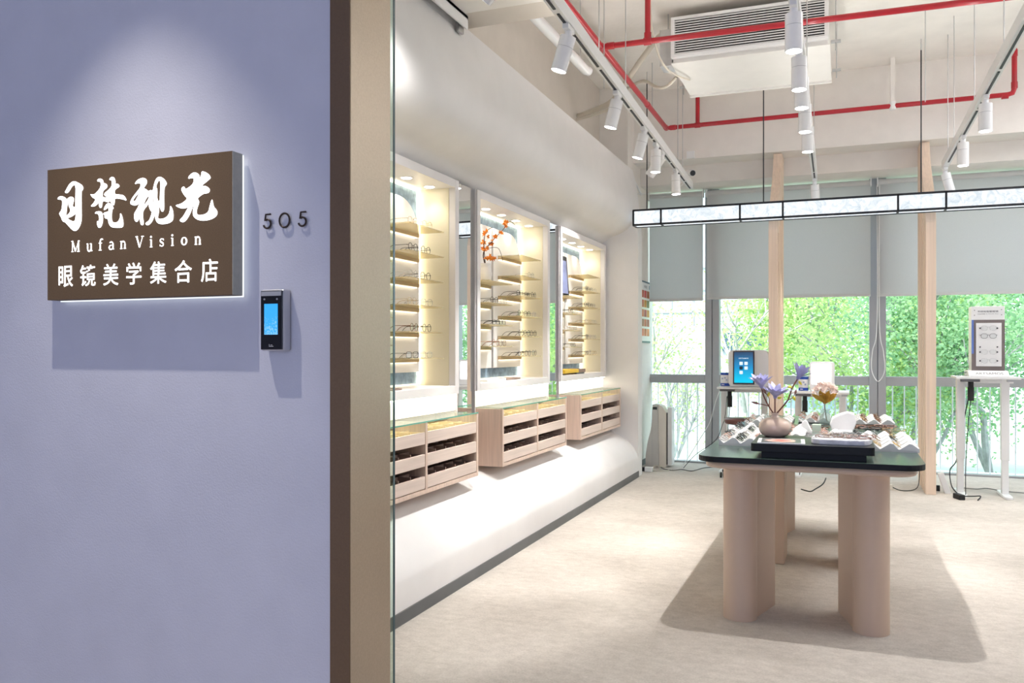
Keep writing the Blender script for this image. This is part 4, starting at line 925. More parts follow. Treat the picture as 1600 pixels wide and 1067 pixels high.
shelf_row(1, 1, 1, C3, ['round'], ['black', 'black', 'black']); shelf_row(1, 1, 0, C3, ['rect', 'soft', 'round'], ['black', 'black', 'black'])
N2 = (-.34, -.185)
shelf_row(1, -1, 2, N2, ['round'], ['black', 'silver']); shelf_row(1, -1, 1, N2, ['rect', 'soft'], ['black', 'black']); shelf_row(1, -1, 0, N2, ['round', 'soft'], ['rose', 'tortoise'])
for row in (4, 3): shelf_row(2, 1, row, C3, ['round', 'soft'], ['black', 'black', 'silver'])
shelf_row(2, 1, 2, C3, ['rect'], ['silver', 'gold', 'silver']); shelf_row(2, 1, 1, C3, ['soft'], ['black', 'silver', 'silver']); shelf_row(2, 1, 0, C3, ['rect', 'round'], ['black', 'silver', 'gold'])
shelf_row(2, -1, 2, N2, ['round'], ['black', 'silver']); shelf_row(2, -1, 1, N2, ['soft'], ['silver', 'silver']); shelf_row(2, -1, 0, (-.25,), ['rect'], ['black'])
# ornaments in the niches
o = MB().lathe([(0, 0), (.026, 0), (.040, .02), (.048, .06), (.040, .10), (.033, .118), (.044, .135), (.041, .135), (.030, .117), (0, .11)], (-2.395, 5.62, 1.7825), 24)
o = o.build('white_vase', mat('matt_white_ceramic', (.92, .91, .9), rough=.6), smooth='all'); tag(o, 'white flared vase on the top near-side shelf of the middle niche', 'vase')
t = thing('blossom_branch', 'dark twig with orange blossoms in the white vase, middle niche', 'artificial flower', (-2.395, 5.62, 1.89))
b0 = Vector((-2.395, 5.62, 1.90))
mb = MB(); B1 = catmull([b0, b0 + Vector((.01, -.06, .09)), b0 + Vector((.02, .10, .20)), b0 + Vector((.03, .27, .30)), b0 + Vector((.03, .40, .375)), b0 + Vector((.03, .52, .36))], 5)
mb.tube(B1, [.004] * 10 + [.0025] * (len(B1) - 10), 6)
B2 = catmull([b0, b0 + Vector((.03, -.10, .13)), b0 + Vector((.05, -.12, .22)), b0 + Vector((.06, -.03, .27))], 5); mb.tube(B2, .0025, 6)
B3 = catmull([b0 + Vector((.01, .02, .13)), b0 + Vector((.03, .17, .145)), b0 + Vector((.03, .26, .06))], 5); mb.tube(B3, .002, 6)
mb.build('twig', mat('dark_twig', (.06, .04, .04), rough=.7), t, smooth=True)
M_or = mat('orange_petal', (.90, .26, .02), rough=.6, var=.3, vscale=30)
random.seed(8)
spots_ = [B1[9], B1[11], B1[13], B1[17], B1[18], B2[6], B2[9], B2[11], B2[4], b0 + Vector((.03, .0, .05)), b0 + Vector((.04, -.06, .05)), b0 + Vector((.03, .07, .045))]
for p in spots_:
    mb = MB()
    for q in range(3):
        c = p + Vector((random.uniform(-.014, .014), random.uniform(-.022, .022), random.uniform(-.014, .014))); d = Vector((random.uniform(-1, 1), random.uniform(-1, 1), random.uniform(-.3, 1)))
        for k in range(5): petal(mb, c, d, .020, .013, .9, 6.283 * k / 5)
    mb.build('blossom', M_or, t, smooth='all')
t = thing('framed_picture', 'small dark framed picture leaning in the farthest niche', 'picture frame', (-2.46, 7.65, 1.785))
rt = Matrix.Rotation(R(-4), 3, 'Y'); pv = (-2.46, 7.65, 1.785)
MB().box(-2.462, -2.448, 7.52, 7.80, 1.785, 2.19, rot=rt, piv=pv).build('frame', M_black, t, bevel=.003)
MB().box(-2.449, -2.446, 7.555, 7.765, 1.83, 2.145, rot=rt, piv=pv).build('picture', mat('violet_blue_print', (.25, .30, .55), rough=.3, var=.5, vscale=5), t)
o = MB().box(-2.47, -2.33, 5.50, 5.86, 1.0725, 1.088).build('white_booklet', mat('white_card', (.9, .9, .9)), bevel=.002); tag(o, 'white booklet lying on the floor of the middle niche', 'booklet')
o = MB().box(-2.45, -2.33, 5.88, 6.16, 1.0725, 1.0845).build('brown_tray', M_tray, bevel=.002); tag(o, 'flat brown tray beside the white booklet in the middle niche', 'tray')
o = MB().box(-2.46, -2.32, 4.02, 4.24, 1.0725, 1.082).build('brown_tray', M_tray, bevel=.002); tag(o, 'flat brown tray on the floor of the nearest niche', 'tray')
t = thing('yellow_box', 'yellow box with a brown end lying in the farthest niche', 'box', (-2.36, 7.5, 1.0725))
MB().box(-2.45, -2.30, 7.20, 7.62, 1.085, 1.118).build('box_body', mat('yellow_card', (.78, .52, .05), rough=.5), t, bevel=.002)
MB().box(-2.45, -2.30, 7.621, 7.84, 1.085, 1.118).build('box_end', mat('brown_card', (.26, .18, .14), rough=.6), t, bevel=.002)
MB().box(-2.42, -2.30, 7.55, 7.80, 1.0725, 1.0845).build('box_stand', M_base, t)

# ---------------------------------------------------------------- spectacle racks on the table
M_rack = mat('matt_white_rack', (.66, .655, .65), rough=.7, var=.01)
PER = .085
def rack(x0, y0, nv, nr, lab, fill, step=.142):
    t = thing('spectacle_rack', lab, 'spectacle rack', (x0 + nv * PER / 2, y0 + nr * step / 2, TZ), 'white zigzag spectacle racks on the table')
    x1 = x0 + nv * PER + .03
    for r in range(nr):
        ya, yb = y0 + r * step, y0 + (r + 1) * step - .026
        pr = [(x0, TZ), (x0, TZ + .034)]
        for v in range(nv):
            a = x0 + v * PER; pr += [(a + .022, TZ + .013), (a + .028, TZ + .013), (a + .070, TZ + .042), (a + PER, TZ + .040)]
        pr += [(x1 - .006, TZ + .022), (x1, TZ + .022), (x1, TZ)]
        MB().prism(pr, 'y', ya, yb).build('rack_row', M_rack, t, bevel=.001)
    MB().box(x0, x1, y0, y0 + nr * step - .012, TZ, TZ + .010).build('rack_base', M_rack, t)
    for (v, r, shape, col, th) in fill:
        a = x0 + v * PER; yc = y0 + (r + .46) * step
        # folded pair lying back on the slope
        rot = Matrix.Rotation(random.uniform(-.10, .10), 3, 'Z') @ Matrix.Rotation(R(-58), 3, 'Y') @ Matrix.Rotation(math.pi, 3, 'Z') 
        lab2 = '%s %s glasses folded in the %s row of the %s' % (CW[col], SW[shape], ('front', 'second', 'third', 'fourth', 'fifth', 'sixth', 'seventh')[r], RK)
        glasses((a + .034, yc, TZ + .0200), rot, shape, col, th, lab2, 'folded eyeglasses on the ' + RK, True)
    return t
def fillr(nv, nr, cols, p=1.0, shapes=('round', 'soft', 'rect')):
    L_ = []
    for r in range(nr):
        for v in range(nv):
            if random.random() < p:
                c = random.choice(cols); L_.append((v, r, random.choice(shapes), c, .0011 if c in ('gold', 'silver') else .0019))
    return L_
random.seed(21)
RK = 'rack at the table front left'
rack(-.605, 4.53, 3, 7, 'white zigzag rack along the left edge of the table, nearest the riser', fillr(3, 7, ['black', 'black', 'silver', 'clear', 'rose'], .75))
RK = 'narrow rack behind the beige vase'
rack(-.312, 4.86, 1, 5, 'narrow white rack behind the beige vase', fillr(1, 5, ['black', 'tortoise', 'rose'], .9))
RK = 'rack at the table front right'
rack(.145, 4.53, 2, 1, 'single white rack row beside the riser at the right table edge', fillr(2, 1, ['gold', 'tortoise'], 1))
RK = 'rack along the right edge'
rack(.06, 4.672, 3, 4, 'white zigzag rack along the right table edge behind the single row', fillr(3, 4, ['silver', 'tortoise', 'gold', 'black'], .8))
RK = 'narrow rack beside the glass block'
rack(-.115, 5.0, 1, 2, 'narrow white rack strip between the glass block and the marble slab', fillr(1, 2, ['gold', 'rose'], 1))
RK = 'rack at the far right corner'
rack(.03, 6.02, 3, 4, 'white zigzag rack at the far right corner of the table', fillr(3, 4, ['tortoise', 'gold', 'tortoise'], 1))
RK = 'rack at the far left corner'
rack(-.60, 5.74, 3, 4, 'white zigzag rack at the far left corner of the table', fillr(3, 4, ['rose', 'tortoise', 'silver', 'clear'], .95))
RK = 'rack at the far end'
rack(-.28, 6.04, 2, 4, 'white zigzag rack in the middle of the far table end', fillr(2, 4, ['rose', 'silver', 'tortoise'], .9))
# loose pairs
def FLAT(a): return Matrix.Rotation(a - math.pi / 2, 3, 'Z') @ Matrix.Rotation(R(-76), 3, 'Y')
def lying(x, y, z, rz, shape, col, lab, group, th=.0016):
    glasses((x, y, z), Matrix.Rotation(rz, 3, 'Z') @ Matrix.Rotation(R(-8), 3, 'Y'), shape, col, th, lab, group)
for i in range(7):
    c = ('tortoise', 'rose', 'tortoise', 'black', 'tortoise', 'rose', 'gold')[i]
    glasses((.02 + .045 * i, 5.66 + .10 * (i % 3), TZ + .006 + .004 * (i % 2)), FLAT(random.uniform(-.6, .6)), ('soft', 'round', 'rect')[i % 3], c, .0022 if c != 'gold' else .0012, '%s %s glasses lying in the jumble between the two right-hand racks' % (CW[c], SW[('soft', 'round', 'rect')[i % 3]]), 'jumbled eyeglasses on the right of the table', True)
for i in range(9):
    c = ('clear', 'tortoise', 'clear', 'tortoise', 'rose', 'clear', 'gold', 'black', 'silver')[i]
    glasses((-.10 + .045 * (i % 5) + .01, 4.17 + .07 * (i // 5), RZ + .026 + .004 * (i % 3)), FLAT(random.uniform(-.5, .5)), ('round', 'soft')[i % 2], c, .0014 if c != 'gold' else .001, '%s %s glasses lying on the rough marble slab' % (CW[c], SW[('round', 'soft')[i % 2]]), 'eyeglasses on the marble slab', True)
for i in range(6):
    c = ('rose', 'tortoise', 'clear', 'rose', 'silver', 'tortoise')[i]
    glasses((-.29 + .03 * i, 5.62 + .06 * (i % 3), TZ + .006), FLAT(random.uniform(-.6, .6)), ('soft', 'round')[i % 2], c, .0018, '%s %s glasses lying loose beside the glass vase' % (CW[c], SW[('soft', 'round')[i % 2]]), 'loose eyeglasses beside the glass vase', True)

# ---------------------------------------------------------------- stands and devices by the window
def desk(xa, xb, yc, zt, lab, lx, rx, dep=.46):
    t = thing('standing_desk', lab, 'desk', ((xa + xb) / 2, yc, 0), 'white height adjustable stands by the windows')
    MB().box(xa, xb, yc - dep / 2, yc + dep / 2, zt - .022, zt).build('desk_top', M_white, t, bevel=.003)
    MB().box(xa + .03, xb - .03, yc - .04, yc + .04, zt - .062, zt - .022).build('cross_beam', M_white, t)
    for x in (lx, rx):
        l = MB().box(x - .032, x + .032, yc - .045, yc + .045, zt * .30, zt - .0225).box(x - .026, x + .026, yc - .038, yc + .038, .02, zt * .30).build('leg', M_white, t, bevel=.003)
        MB().prism(rrect(x - .035, x + .035, yc - dep * .52, yc + dep * .52, .034, 6), 'z', 0, .022).build('foot', M_white, l, bevel=.003)
    MB().box(lx - .02, lx + .13, yc - dep / 2 - .002, yc - dep / 2 + .05, zt - .045, zt - .0225).build('control_panel', mat('dark_grey_panel', (.10, .10, .11), rough=.5), t, bevel=.002)
    MB().box(rx - .01, rx + .05, yc - dep / 2 + .003, yc - dep / 2 + .05, zt - .042, zt - .0225).build('end_bracket', M_grey, t)
    a = MB().box(lx + .05, lx + .09, yc - .14, yc - .10, zt - .10, zt - .0225).cyl((lx + .07, yc - .12, zt - .215), (lx + .07, yc - .12, zt - .095), .026, seg=18).build('motor_adapter', M_rubber, t, smooth=True)
    MB().tube(catmull([(lx + .07, yc - .12, zt - .21), (lx + .05, yc - .10, zt - .45), (lx + .035, yc - .08, .25), (lx + .02, yc - .2, .012)], 5), .004, 6).build('power_cord', M_rubber, t, smooth=True)
    return t
desk(-1.235, -.70, 9.32, .907, 'white stand carrying the blue-screened eye tester, behind the magnolia', -1.185, -.77)
desk(-.49, .06, 9.32, .872, 'white stand carrying the white glowing tester, behind the peach flower', -.432, -.004)
desk(.93, 1.43, 8.60, 1.062, 'white stand right of the wooden fin, carrying the spectacle display', .986, 1.338, .42)
# eye tester with touch screen
t = thing('eye_tester', 'white eye tester with a blue touch screen on the stand by the window', 'eye tester', (-.92, 9.3, .908))
pr = rrect(-1.125, -.72, .908, 1.295, .05, 6)
MB().prism([(x if x < -.9 else x + (.04 * (1 - (z - .908) / .387)), z) for x, z in pr], 'y', 9.16, 9.44).build('shell', M_gloss, t, bevel=.012, seg=3)
MB().box(-1.075, -.858, 9.145, 9.162, .935, 1.286).build('bezel', mat('dark_brown_bezel', (.045, .03, .03), rough=.3), t, bevel=.006)
def tablet_mat():
    m = mat('tester_screen', (.0, .1, .2), rough=.15); nt = m.node_tree; N = nt.nodes; L = nt.links; b = N['Principled BSDF']
    tc = N.new('ShaderNodeTexCoord'); sp = N.new('ShaderNodeSeparateXYZ'); L.new(tc.outputs['Generated'], sp.inputs[0])
    rp = N.new('ShaderNodeValToRGB'); rp.color_ramp.elements[0].color = (.0, .55, .82, 1); rp.color_ramp.elements[0].position = .05; rp.color_ramp.elements[1].color = (.03, .035, .09, 1); rp.color_ramp.elements[1].position = .95
    e = rp.color_ramp.elements.new(.5); e.color = (.01, .22, .50, 1)
    L.new(sp.outputs['Z'], rp.inputs['Fac']); L.new(rp.outputs['Color'], b.inputs['Emission Color']); b.inputs['Emission Strength'].default_value = .9; return m
s_ = MB().box(-1.062, -.872, 9.1435, 9.146, .952, 1.272).build('screen', tablet_mat(), t)
ic = glow('screen_icon', (.75, .88, .95), .9); icd = mat('screen_dark_icon', (.02, .05, .10), rough=.3)
for x, z, m in ((-.992, 1.155, ic), (-.942, 1.155, ic), (-.992, 1.107, icd), (-.942, 1.107, ic), (-.992, 1.060, ic)):
    MB().prism(rrect(x - .017, x + .017, z - .017, z + .017, .005, 3), 'y', 9.1425, 9.1434).build('icon', m, s_)
mb = MB(); put_text(mb, 'ARTSAMOS', -1.018, -.918, 1.202, 1.214, 9.1430, bold=.01); mb.build('title', ic, s_)
def canister(x, y, z, lab):
    t = thing('wipes_canister', lab, 'canister', (x, y, z), 'blue and white wipes canisters')
    MB().cyl((x, y, z), (x, y, z + .122), .048, seg=26).build('tub', M_white, t, smooth=True)
    b_ = mat('cobalt_blue', (.015, .07, .42), rough=.4)
    MB().cyl((x, y, z + .122), (x, y, z + .146), .049, seg=26).build('lid', b_, t, smooth=True)
    l = MB().cyl((x, y, z + .006), (x, y, z + .036), .0485, seg=26, caps=False).build('label_band', b_, t, smooth=True)
    mb = MB()
    for q, (dx, dz, c) in enumerate(((-.022, .085, 0), (.004, .092, 0), (.02, .07, 0))): mb.box(x + dx - .008, x + dx + .008, y - .050, y - .044, z + dz - .008, z + dz + .008)
    mb.build('label_print', mat('grey_blue_print', (.40, .45, .62)), t)
    mb = MB().box(x - .03, x - .002, y - .0505, y - .040, z + .017, z + .024); mb.build('label_name', M_white, t)
canister(-1.165, 9.22, .908, 'blue and white wipes canister left of the blue-screened eye tester')
canister(-.378, 9.22, .873, 'blue and white wipes canister left of the white glowing tester')
t = thing('eye_tester', 'white boxy eye tester with a bright blank front on the second stand', 'eye tester', (-.2, 9.3, .873))
MB().prism(rrect(-.318, -.078, .873, 1.175, .03, 5), 'y', 9.17, 9.43).build('shell', M_gloss, t, bevel=.008)
MB().prism(rrect(-.300, -.110, .945, 1.155, .012, 4), 'y', 9.163, 9.169).build('lit_front', glow('tester_white_screen', (1, 1, 1), 1.5), t)
MB().box(-.225, -.19, 9.161, 9.1635, .952, .957).build('front_print', M_grey, t)
# spectacle display on the right stand
zt = 1.062
t = thing('spectacle_display', 'white boxed display with four rimless frames on the right stand', 'display stand', (1.18, 8.58, zt))
MB().prism([(8.40, zt), (8.40, zt + .008), (8.47, zt + .052), (8.70, zt + .052), (8.70, zt)], 'x', 1.03, 1.345).build('plinth', M_white, t, bevel=.003)
MB().box(1.062, 1.322, 8.50, 8.68, zt + .052, zt + .62).build('cabinet', M_white, t, bevel=.003)
MB().box(1.064, 1.322, 8.494, 8.4995, zt + .052, zt + .50).build('mirror_frame', mat('brown_mirror_frame', (.30, .25, .23), rough=.2, metal=.4), t)
MB().box(1.0635, 1.080, 8.490, 8.494, zt + .20, zt + .50).build('blue_reflection_strip', mat('painted_blue_reflection', (.12, .20, .55), rough=.3), t)  # blue reflection painted in as a coloured strip on the frame
p_ = MB().box(1.098, 1.296, 8.485, 8.4935, zt + .090, zt + .472).build('back_board', M_white, t)
mb = MB(); put_text(mb, '司徒柏智能眼镜', 1.112, 1.272, zt + .566, zt + .582, 8.4985, bold=.01); put_text(mb, 'HUAWEI', 1.112, 1.170, zt + .548, zt + .555, 8.4985, bold=.02); put_text(mb, 'X Gentle Eye', 1.176, 1.272, zt + .548, zt + .555, 8.4985)
mb.build('header_lettering', mat('dark_grey_print', (.10, .10, .12)), t)
for x, z in ((1.087, .585), (1.297, .588), (1.297, .543), (1.087, .541)): MB().cyl((x, 8.497, zt + z), (x, 8.501, zt + z), .004, seg=10).build('screw', M_base, t)
th_ = math.atan2(.044, .07)
me = text_mesh('ARTSAMOS', 1.0); a_, b_, c_, d_ = bounds(me); w_ = .215; sx_ = w_ / (b_ - a_); sz_ = .034 / (d_ - c_)
up = Vector((0, math.cos(th_), math.sin(th_))); nn = Vector((0, -math.sin(th_), math.cos(th_)))
o0 = Vector((1.085, 8.415, zt + .0175)) + nn * .0012
M = Matrix(((sx_, 0, 0, o0.x - a_ * sx_), (0, up.y * sz_, nn.y, o0.y - c_ * sz_ * up.y), (0, up.z * sz_, nn.z, o0.z - c_ * sz_ * up.z), (0, 0, 0, 1)))
mb = MB(); mb.mesh(me, M); mb.build('plinth_lettering', mat('dark_grey_print', (.10, .10, .12)), t)
for i, z in enumerate((.405, .335, .195, .118)):
    lab = ('clear glasses at the top of the right display board', 'black-browed glasses second from the top of the display board', 'clear glasses second from the bottom of the display board', 'clear glasses at the bottom of the display board')[i]
    glasses((1.195, 8.478, zt + z), R(-90), 'soft', 'black' if i == 1 else 'silver', .0014 if i == 1 else .0007, lab, 'eyeglasses on the display board', True)
for x in (1.128, 1.262):
    for z in (.425, .26, .215, .138): MB().cyl((x, 8.472, zt + z), (x, 8.486, zt + z), .006, seg=10).build('hook', M_black, t)
glasses((.985, 8.50, zt + .001), R(-60), 'rect', 'blue', .0018, 'dark glasses lying open at the left end of the right stand', 'glasses beside the display', False)
glasses((1.028, 8.62, zt + .053), R(-80), 'rect', 'black', .0014, 'small dark glasses lying against the left side of the display box', 'glasses beside the display', True)
# air purifier
t = thing('air_purifier', 'tall grey and white air purifier with a flared side in the corner', 'air purifier', (-1.92, 9.42, 0))
Mg = mat('light_grey_panel', (.60, .58, .55), rough=.5); Mc = mat('cream_panel', (.78, .72, .64), rough=.5)
pf = [(-2.045, .0), (-2.045, .10)] + [(p.x, p.y) for p in catmull([(-2.045, .12, 0), (-2.02, .28, 0), (-1.985, .42, 0), (-1.972, .56, 0), (-1.968, .69, 0)], 4)] + [(-1.905, .69), (-1.895, .0)]
MB().prism(pf, 'y', 9.33, 9.50).build('front_panel', Mg, t, bevel=.004)
MB().prism([(-1.894, 0), (-1.904, .69), (-1.862, .675), (-1.815, .60), (-1.815, 0)], 'y', 9.335, 9.50).build('side_panel', Mc, t, bevel=.003)
MB().box(-1.814, -1.804, 9.35, 9.49, .03, .60).build('side_slot', M_rubber, t)
MB().box(-1.803, -1.755, 9.345, 9.50, .02, .66).build('filter_door', M_white, t, bevel=.006)
MB().box(-1.962, -1.915, 9.326, 9.332, .635, .665).build('display', M_black, t)
MB().box(-1.9725, -1.9705, 9.3285, 9.3305, .02, .66).build('panel_joint', M_grey, t)
# floor cables and power bits
hose('thin cable winding over the carpet from the purifier toward the table', [(-1.86, 9.28, .006), (-1.80, 9.16, .006), (-1.70, 9.10, .006), (-1.62, 9.2, .006), (-1.50, 9.12, .006), (-1.42, 9.4, .006), (-1.32, 9.52, .006)], .005, mat('grey_cable', (.2, .19, .18)), 'floor_cable', 'cable')
hose('looped beige cable in front of the air purifier', [(-1.96, 9.10, .006), (-1.90, 9.22, .03), (-1.84, 9.12, .006), (-1.90, 9.02, .006), (-1.80, 9.0, .006), (-1.72, 9.14, .006)], .005, M_hose, 'floor_cable', 'cable')
t = thing('power_strip', 'small white power socket box on the carpet in the corner', 'power strip', (-1.93, 8.95, 0))
MB().box(-1.965, -1.885, 8.92, 8.98, 0, .05).build('socket_box', M_white, t, bevel=.004)
MB().box(-2.05, -1.966, 8.94, 9.0, 0, .04).build('plug', M_rubber, t, bevel=.004)
hose('white cable hanging from the eye tester stand down to the corner', [(-1.22, 9.30, .895), (-1.29, 9.38, .72), (-1.36, 9.45, .50), (-1.48, 9.5, .30), (-1.60, 9.5, .10), (-1.66, 9.45, .007)], .004, M_white, 'power_cable', 'cable')
hose('dark cable hanging from the eye tester stand behind the stool', [(-1.15, 9.25, .80), (-1.16, 9.2, .62), (-1.19, 9.2, .50), (-1.28, 9.3, .32), (-1.5, 9.35, .15), (-1.62, 9.3, .007)], .0032, M_rubber, 'power_cable', 'cable')
t = thing('power_strip', 'white power strip leaning against the base of the right wooden fin', 'power strip', (.90, 8.66, 0))
MB().box(.86, .91, 8.55, 8.63, 0, .20, rot=Matrix.Rotation(R(-18), 3, 'Y'), piv=(.91, 8.6, 0)).build('strip', M_white, t, bevel=.004)
MB().box(.80, .83, 8.68, 8.72, 0, .05).build('plug', M_rubber, t)
t = thing('power_adapter', 'black power adapter lying on the carpet beside the right stand', 'power adapter', (.955, 8.50, 0))
MB().box(.915, .965, 8.22, 8.34, 0, .045, rot=Matrix.Rotation(R(20), 3, 'Z')).build('adapter', M_rubber, t, bevel=.005)
MB().tube(catmull([(.95, 8.25, .03), (1.06, 8.30, .03), (1.12, 8.38, .02), (1.08, 8.24, .007)], 5), .005, 6).build('cord', M_rubber, t, smooth=True)
hose('dark cable dropping from the right stand to the black adapter', [(1.05, 8.62, .84), (1.0, 8.70, .5), (.97, 8.74, .28), (.91, 8.66, .20), (.90, 8.45, .09), (.935, 8.33, .04)], .005, M_rubber, 'power_cable', 'cable')
hose('thin grey cable lying on the carpet behind the right stand', [(1.02, 8.95, .006), (1.15, 8.9, .006), (1.25, 8.98, .006), (1.38, 8.85, .006), (1.55, 8.80, .006), (1.6, 8.7, .006)], .004, mat('grey_cable', (.2, .19, .18)), 'floor_cable', 'cable')
o = MB().box(.36, .43, 8.60, 8.66, 0, .045).build('socket_box', mat('cream_panel', (.78, .72, .64)), bevel=.004); tag(o, 'small cream socket box on the carpet behind the table', 'socket box')
hose('dark cable on the carpet from the cream socket box toward the fin', [(.43, 8.63, .02), (.50, 8.55, .006), (.60, 8.62, .006), (.66, 8.8, .03), (.685, 9.0, .16)], .004, M_rubber, 'floor_cable', 'cable')
hose('thin black cable lying on the carpet under the table', [(-.36, 8.3, .006), (-.28, 8.2, .006), (-.24, 8.35, .006), (-.18, 8.7, .006), (-.16, 9.1, .006)], .005, M_rubber, 'floor_cable', 'cable')
# stool
t = thing('swivel_stool', 'brown round swivel stool on black castors behind the left table edge', 'stool', (-.95, 8.86, 0))
MB().lathe([(0, .545), (.16, .545), (.18, .56), (.185, .585), (.17, .603), (0, .607)], (-.95, 8.86, 0), 32).build('seat', mat('brown_leatherette', (.14, .055, .045), rough=.35, var=.1), t, smooth='all')
MB().cyl((-.95, 8.86, .09), (-.95, 8.86, .545), .024, seg=18).build('gas_lift', M_steel, t, smooth=True)
for k in range(5):
    a = R(200 + 72 * k); ex, ey = -.95 + .20 * math.cos(a), 8.86 + .20 * math.sin(a)
    l = MB().tube([(-.95, 8.86, .10), (ex, ey, .07)], [.022, .014], 10).build('foot_arm', M_black, t, smooth=True)
    MB().cyl((ex - .022, ey, .028), (ex - .006, ey, .028), .028, seg=18).cyl((ex + .006, ey, .028), (ex + .022, ey, .028), .028, seg=18).build('castor', M_rubber, l, smooth=True)
# poster on the corner wall
t = thing('eye_chart_poster', 'narrow framed poster with rows of reddish eye photographs on the corner wall', 'poster', (-2.09, 9.52, 1.375))
X_ = -2.10
MB().box(X_, X_ + .012, 9.26, 9.79, 1.375, 2.075).build('poster_frame', mat('teal_grey_frame', (.08, .16, .20), rough=.4), t, bevel=.002)
MB().box(X_ + .012, X_ + .0135, 9.275, 9.775, 1.395, 2.055).build('poster_sheet', mat('white_card', (.9, .9, .9)), t)
MB().box(X_ + .0135, X_ + .0145, 9.275, 9.335, 1.99, 2.035).box(X_ + .0135, X_ + .0145, 9.715, 9.775, 1.99, 2.035).build('header_block', mat('poster_blue', (.02, .22, .42)), t)
me = text_mesh('眼底图谱', 1.0); a_, b_, c_, d_ = bounds(me); k1 = .14 / (b_ - a_); k2 = .032 / (d_ - c_)
M = Matrix(((0, 0, 1, X_ + .0142), (k1, 0, 0, 9.455 - a_ * k1), (0, k2, 0, 1.995 - c_ * k2), (0, 0, 0, 1)))
mb = MB(); mb.mesh(me, M); mb.build('header_lettering', mat('dark_grey_print', (.1, .1, .12)), t)
for r in range(5):
    for c in range(3):
        col = (((.60, .10, .04), (.55, .07, .06), (.45, .14, .04)), ((.55, .12, .06), (.70, .28, .06), (.22, .20, .10)), ((.60, .15, .06), (.50, .08, .10), (.75, .30, .06)), ((.40, .14, .08), (.60, .16, .10), (.42, .10, .08)), ((.65, .18, .10), (.70, .22, .12), (.72, .26, .12)))[r][c]
        y = 9.305 + c * .145; z = 1.885 - r * .108
        MB().box(X_ + .0135, X_ + .0145, y, y + .125, z, z + .082).build('eye_photo', mat('eye_photo_%s%s' % ('abcde'[r], 'abc'[c]), col, var=.5, vscale=22, stretch=(1, 1, .4)), t)
# ---------------------------------------------------------------- outside the windows
struct(MB().box(-30, 30, 10.4, 60, -1.7, -1.5), 'ground', mat('lawn_and_paving', (.36, .43, .34), rough=.9, var=.2, vscale=.6))
t = thing('neighbour_building', 'pale tiled building with a dark window band behind the trees', 'building', (-5, 30, -1.5))
MB().box(-14, -.9, 29, 34, -1.5, 9).build('facade', mat('tiled_facade', (.42, .44, .47), rough=.8), t)
MB().box(-3.75, -1.2, 28.9, 29.0, 1.25, 1.85).build('window_band', mat('dark_glazing', (.05, .09, .13), rough=.2), t)
for k in range(11): MB().box(-8.5 + k * .75, -8.44 + k * .75, 28.95, 29.0, 1.95, 9).build('joint', M_grey, t)
for z in (2.55, 3.3, 4.05): MB().box(-14, -.9, 28.95, 29.0, z, z + .06).build('joint', M_grey, t)
t = thing('garden_pavilion', 'low pavilion with a pale blue grey roof among the trees', 'pavilion', (.3, 20, -1.5))
MB().prism([(-1.3, .05), (1.9, .05), (1.2, .45), (-.6, .45)], 'y', 19, 22).build('roof', mat('blue_grey_roof', (.30, .40, .48), rough=.6), t)
MB().box(-1.0, 1.6, 19.4, 21.6, -1.5, .05).build('wall', mat('pale_facade', (.85, .86, .88)), t)
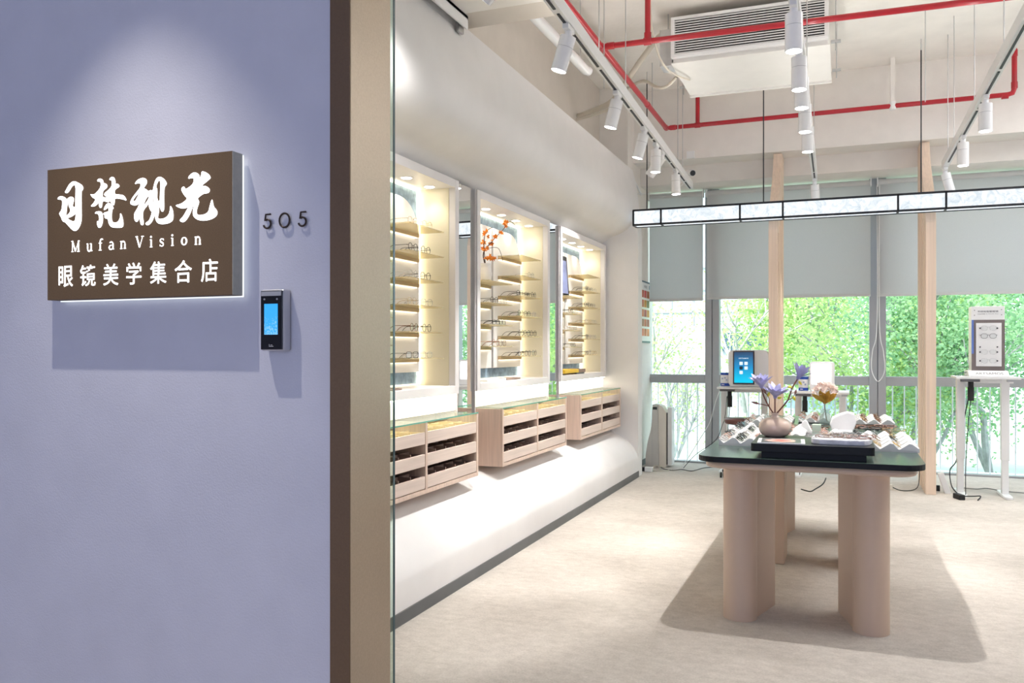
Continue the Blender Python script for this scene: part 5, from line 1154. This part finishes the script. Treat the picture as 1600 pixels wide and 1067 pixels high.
def tree(lab, x, y, h, crown, nleaf, size, seed, mats, lean=0.0, spread=1.0, bare=False):
    rnd = random.Random(seed)
    t = thing('tree', lab, 'tree', (x, y, -1.5), 'trees outside the windows')
    tr = MB(); tips = []
    def branch(p, d, L_, r, dep):
        pts = [Vector(p)]; dd = Vector(d).normalized(); q = Vector(p)
        for k in range(4):
            dd = (dd + Vector((rnd.uniform(-.16, .16), rnd.uniform(-.16, .16), rnd.uniform(-.05, .12)))).normalized(); q = q + dd * L_ / 4; pts.append(q.copy())
        tr.tube(pts, [r, r * .9, r * .8, r * .7, r * .6], 7)
        if dep <= 1: tips.extend(pts[1:])
        if dep > 0:
            for k in range(3 if dep > 1 else 4):
                a = rnd.uniform(0, 6.283); s = rnd.uniform(.5, .95) * spread
                nd = (dd + Vector((math.cos(a) * s, math.sin(a) * s, rnd.uniform(-.1, .35)))).normalized()
                branch(pts[rnd.choice((2, 3, 4))] if k else pts[4], nd, L_ * rnd.uniform(.55, .8), r * .55, dep - 1)
    branch((x, y, -1.5), (lean, 0, 1), h, .085 * h / 2.2, 3)
    bark = mats[1]
    tr.build('trunk', bark, t, smooth=True)
    fo = MB()
    for k in range(nleaf):
        p = rnd.choice(tips) + Vector((rnd.gauss(0, crown), rnd.gauss(0, crown), rnd.gauss(0, crown * .8)))
        d = Vector((rnd.uniform(-1, 1), rnd.uniform(-1, 1), rnd.uniform(-1, .4))).normalized(); s = d.orthogonal().normalized(); s = Matrix.Rotation(rnd.uniform(0, 6.28), 3, d) @ s
        L_ = size * rnd.uniform(.7, 1.3); wd = L_ * .30; n_ = d.cross(s)
        v = [p, p + d * L_ * .45 + s * wd + n_ * L_ * .05, p + d * L_, p + d * L_ * .45 - s * wd + n_ * L_ * .05]
        fo.face(v)
    fo.build('foliage', mats[0], t)
    return t
L1 = leaf_mat('fresh_leaf', (.24, .41, .12), (.58, .72, .30)); L2 = leaf_mat('pale_leaf', (.38, .54, .20), (.72, .80, .42)); L3 = leaf_mat('cool_leaf', (.15, .33, .16), (.44, .64, .36))
B1_ = mat('grey_bark', (.26, .27, .26), rough=.9, var=.3, vscale=8, bump=.5, bscale=20); B2_ = mat('pale_bark', (.42, .42, .40), rough=.9, var=.3, vscale=8)
tree('sparse pale tree with thin bare branches outside the corner window', -2.9, 13.2, 1.7, .30, 4200, 0.054, 3, (L2, B2_), .08, 1.0)
tree('thin pale sapling outside the corner window', -2.25, 12.0, 1.2, .20, 714, 0.051, 14, (L2, B2_), -.05, .8)
tree('small leafy tree seen above the blue-screened eye tester', -1.75, 15.4, 1.7, .26, 700, 0.068, 6, (L2, B2_), .05, 1.0)
tree('bright green leafy tree behind the white glowing tester', -.2, 13.8, 1.7, .32, 8840, 0.065, 9, (L1, B1_), .05, 1.1)
tree('bright green leafy tree behind the window mullion with the pull chain', .45, 16.6, 2.0, .42, 10200, 0.075, 17, (L1, B1_), -.05, 1.1)
tree('cool green tree with a leaning trunk left of the spectacle display', 1.0, 13.2, 1.7, .36, 8160, 0.065, 23, (L3, B1_), -.22, 1.05)
tree('cool green tree with a stout trunk behind the right stand', 2.1, 14.4, 1.9, .40, 10200, 0.068, 31, (L3, B1_), .04, 1.1)
tree('cool green tree beyond the right edge of the windows', 3.9, 14.8, 2.0, .42, 8160, 0.075, 37, (L3, B1_), .1, 1.1)
tree('tall green background tree behind the right wooden fin', 1.7, 19.5, 2.6, .60, 11050, 0.102, 41, (L3, B1_), .0, 1.2)
tree('tall green background tree behind the peach flower', .2, 20.0, 2.3, .55, 8840, 0.102, 43, (L1, B1_), .0, 1.1)
tree('green background tree far right beyond the railing', 4.2, 19.2, 2.6, .6, 8840, 0.102, 47, (L3, B1_), .0, 1.2)
bpy.context.view_layer.update()
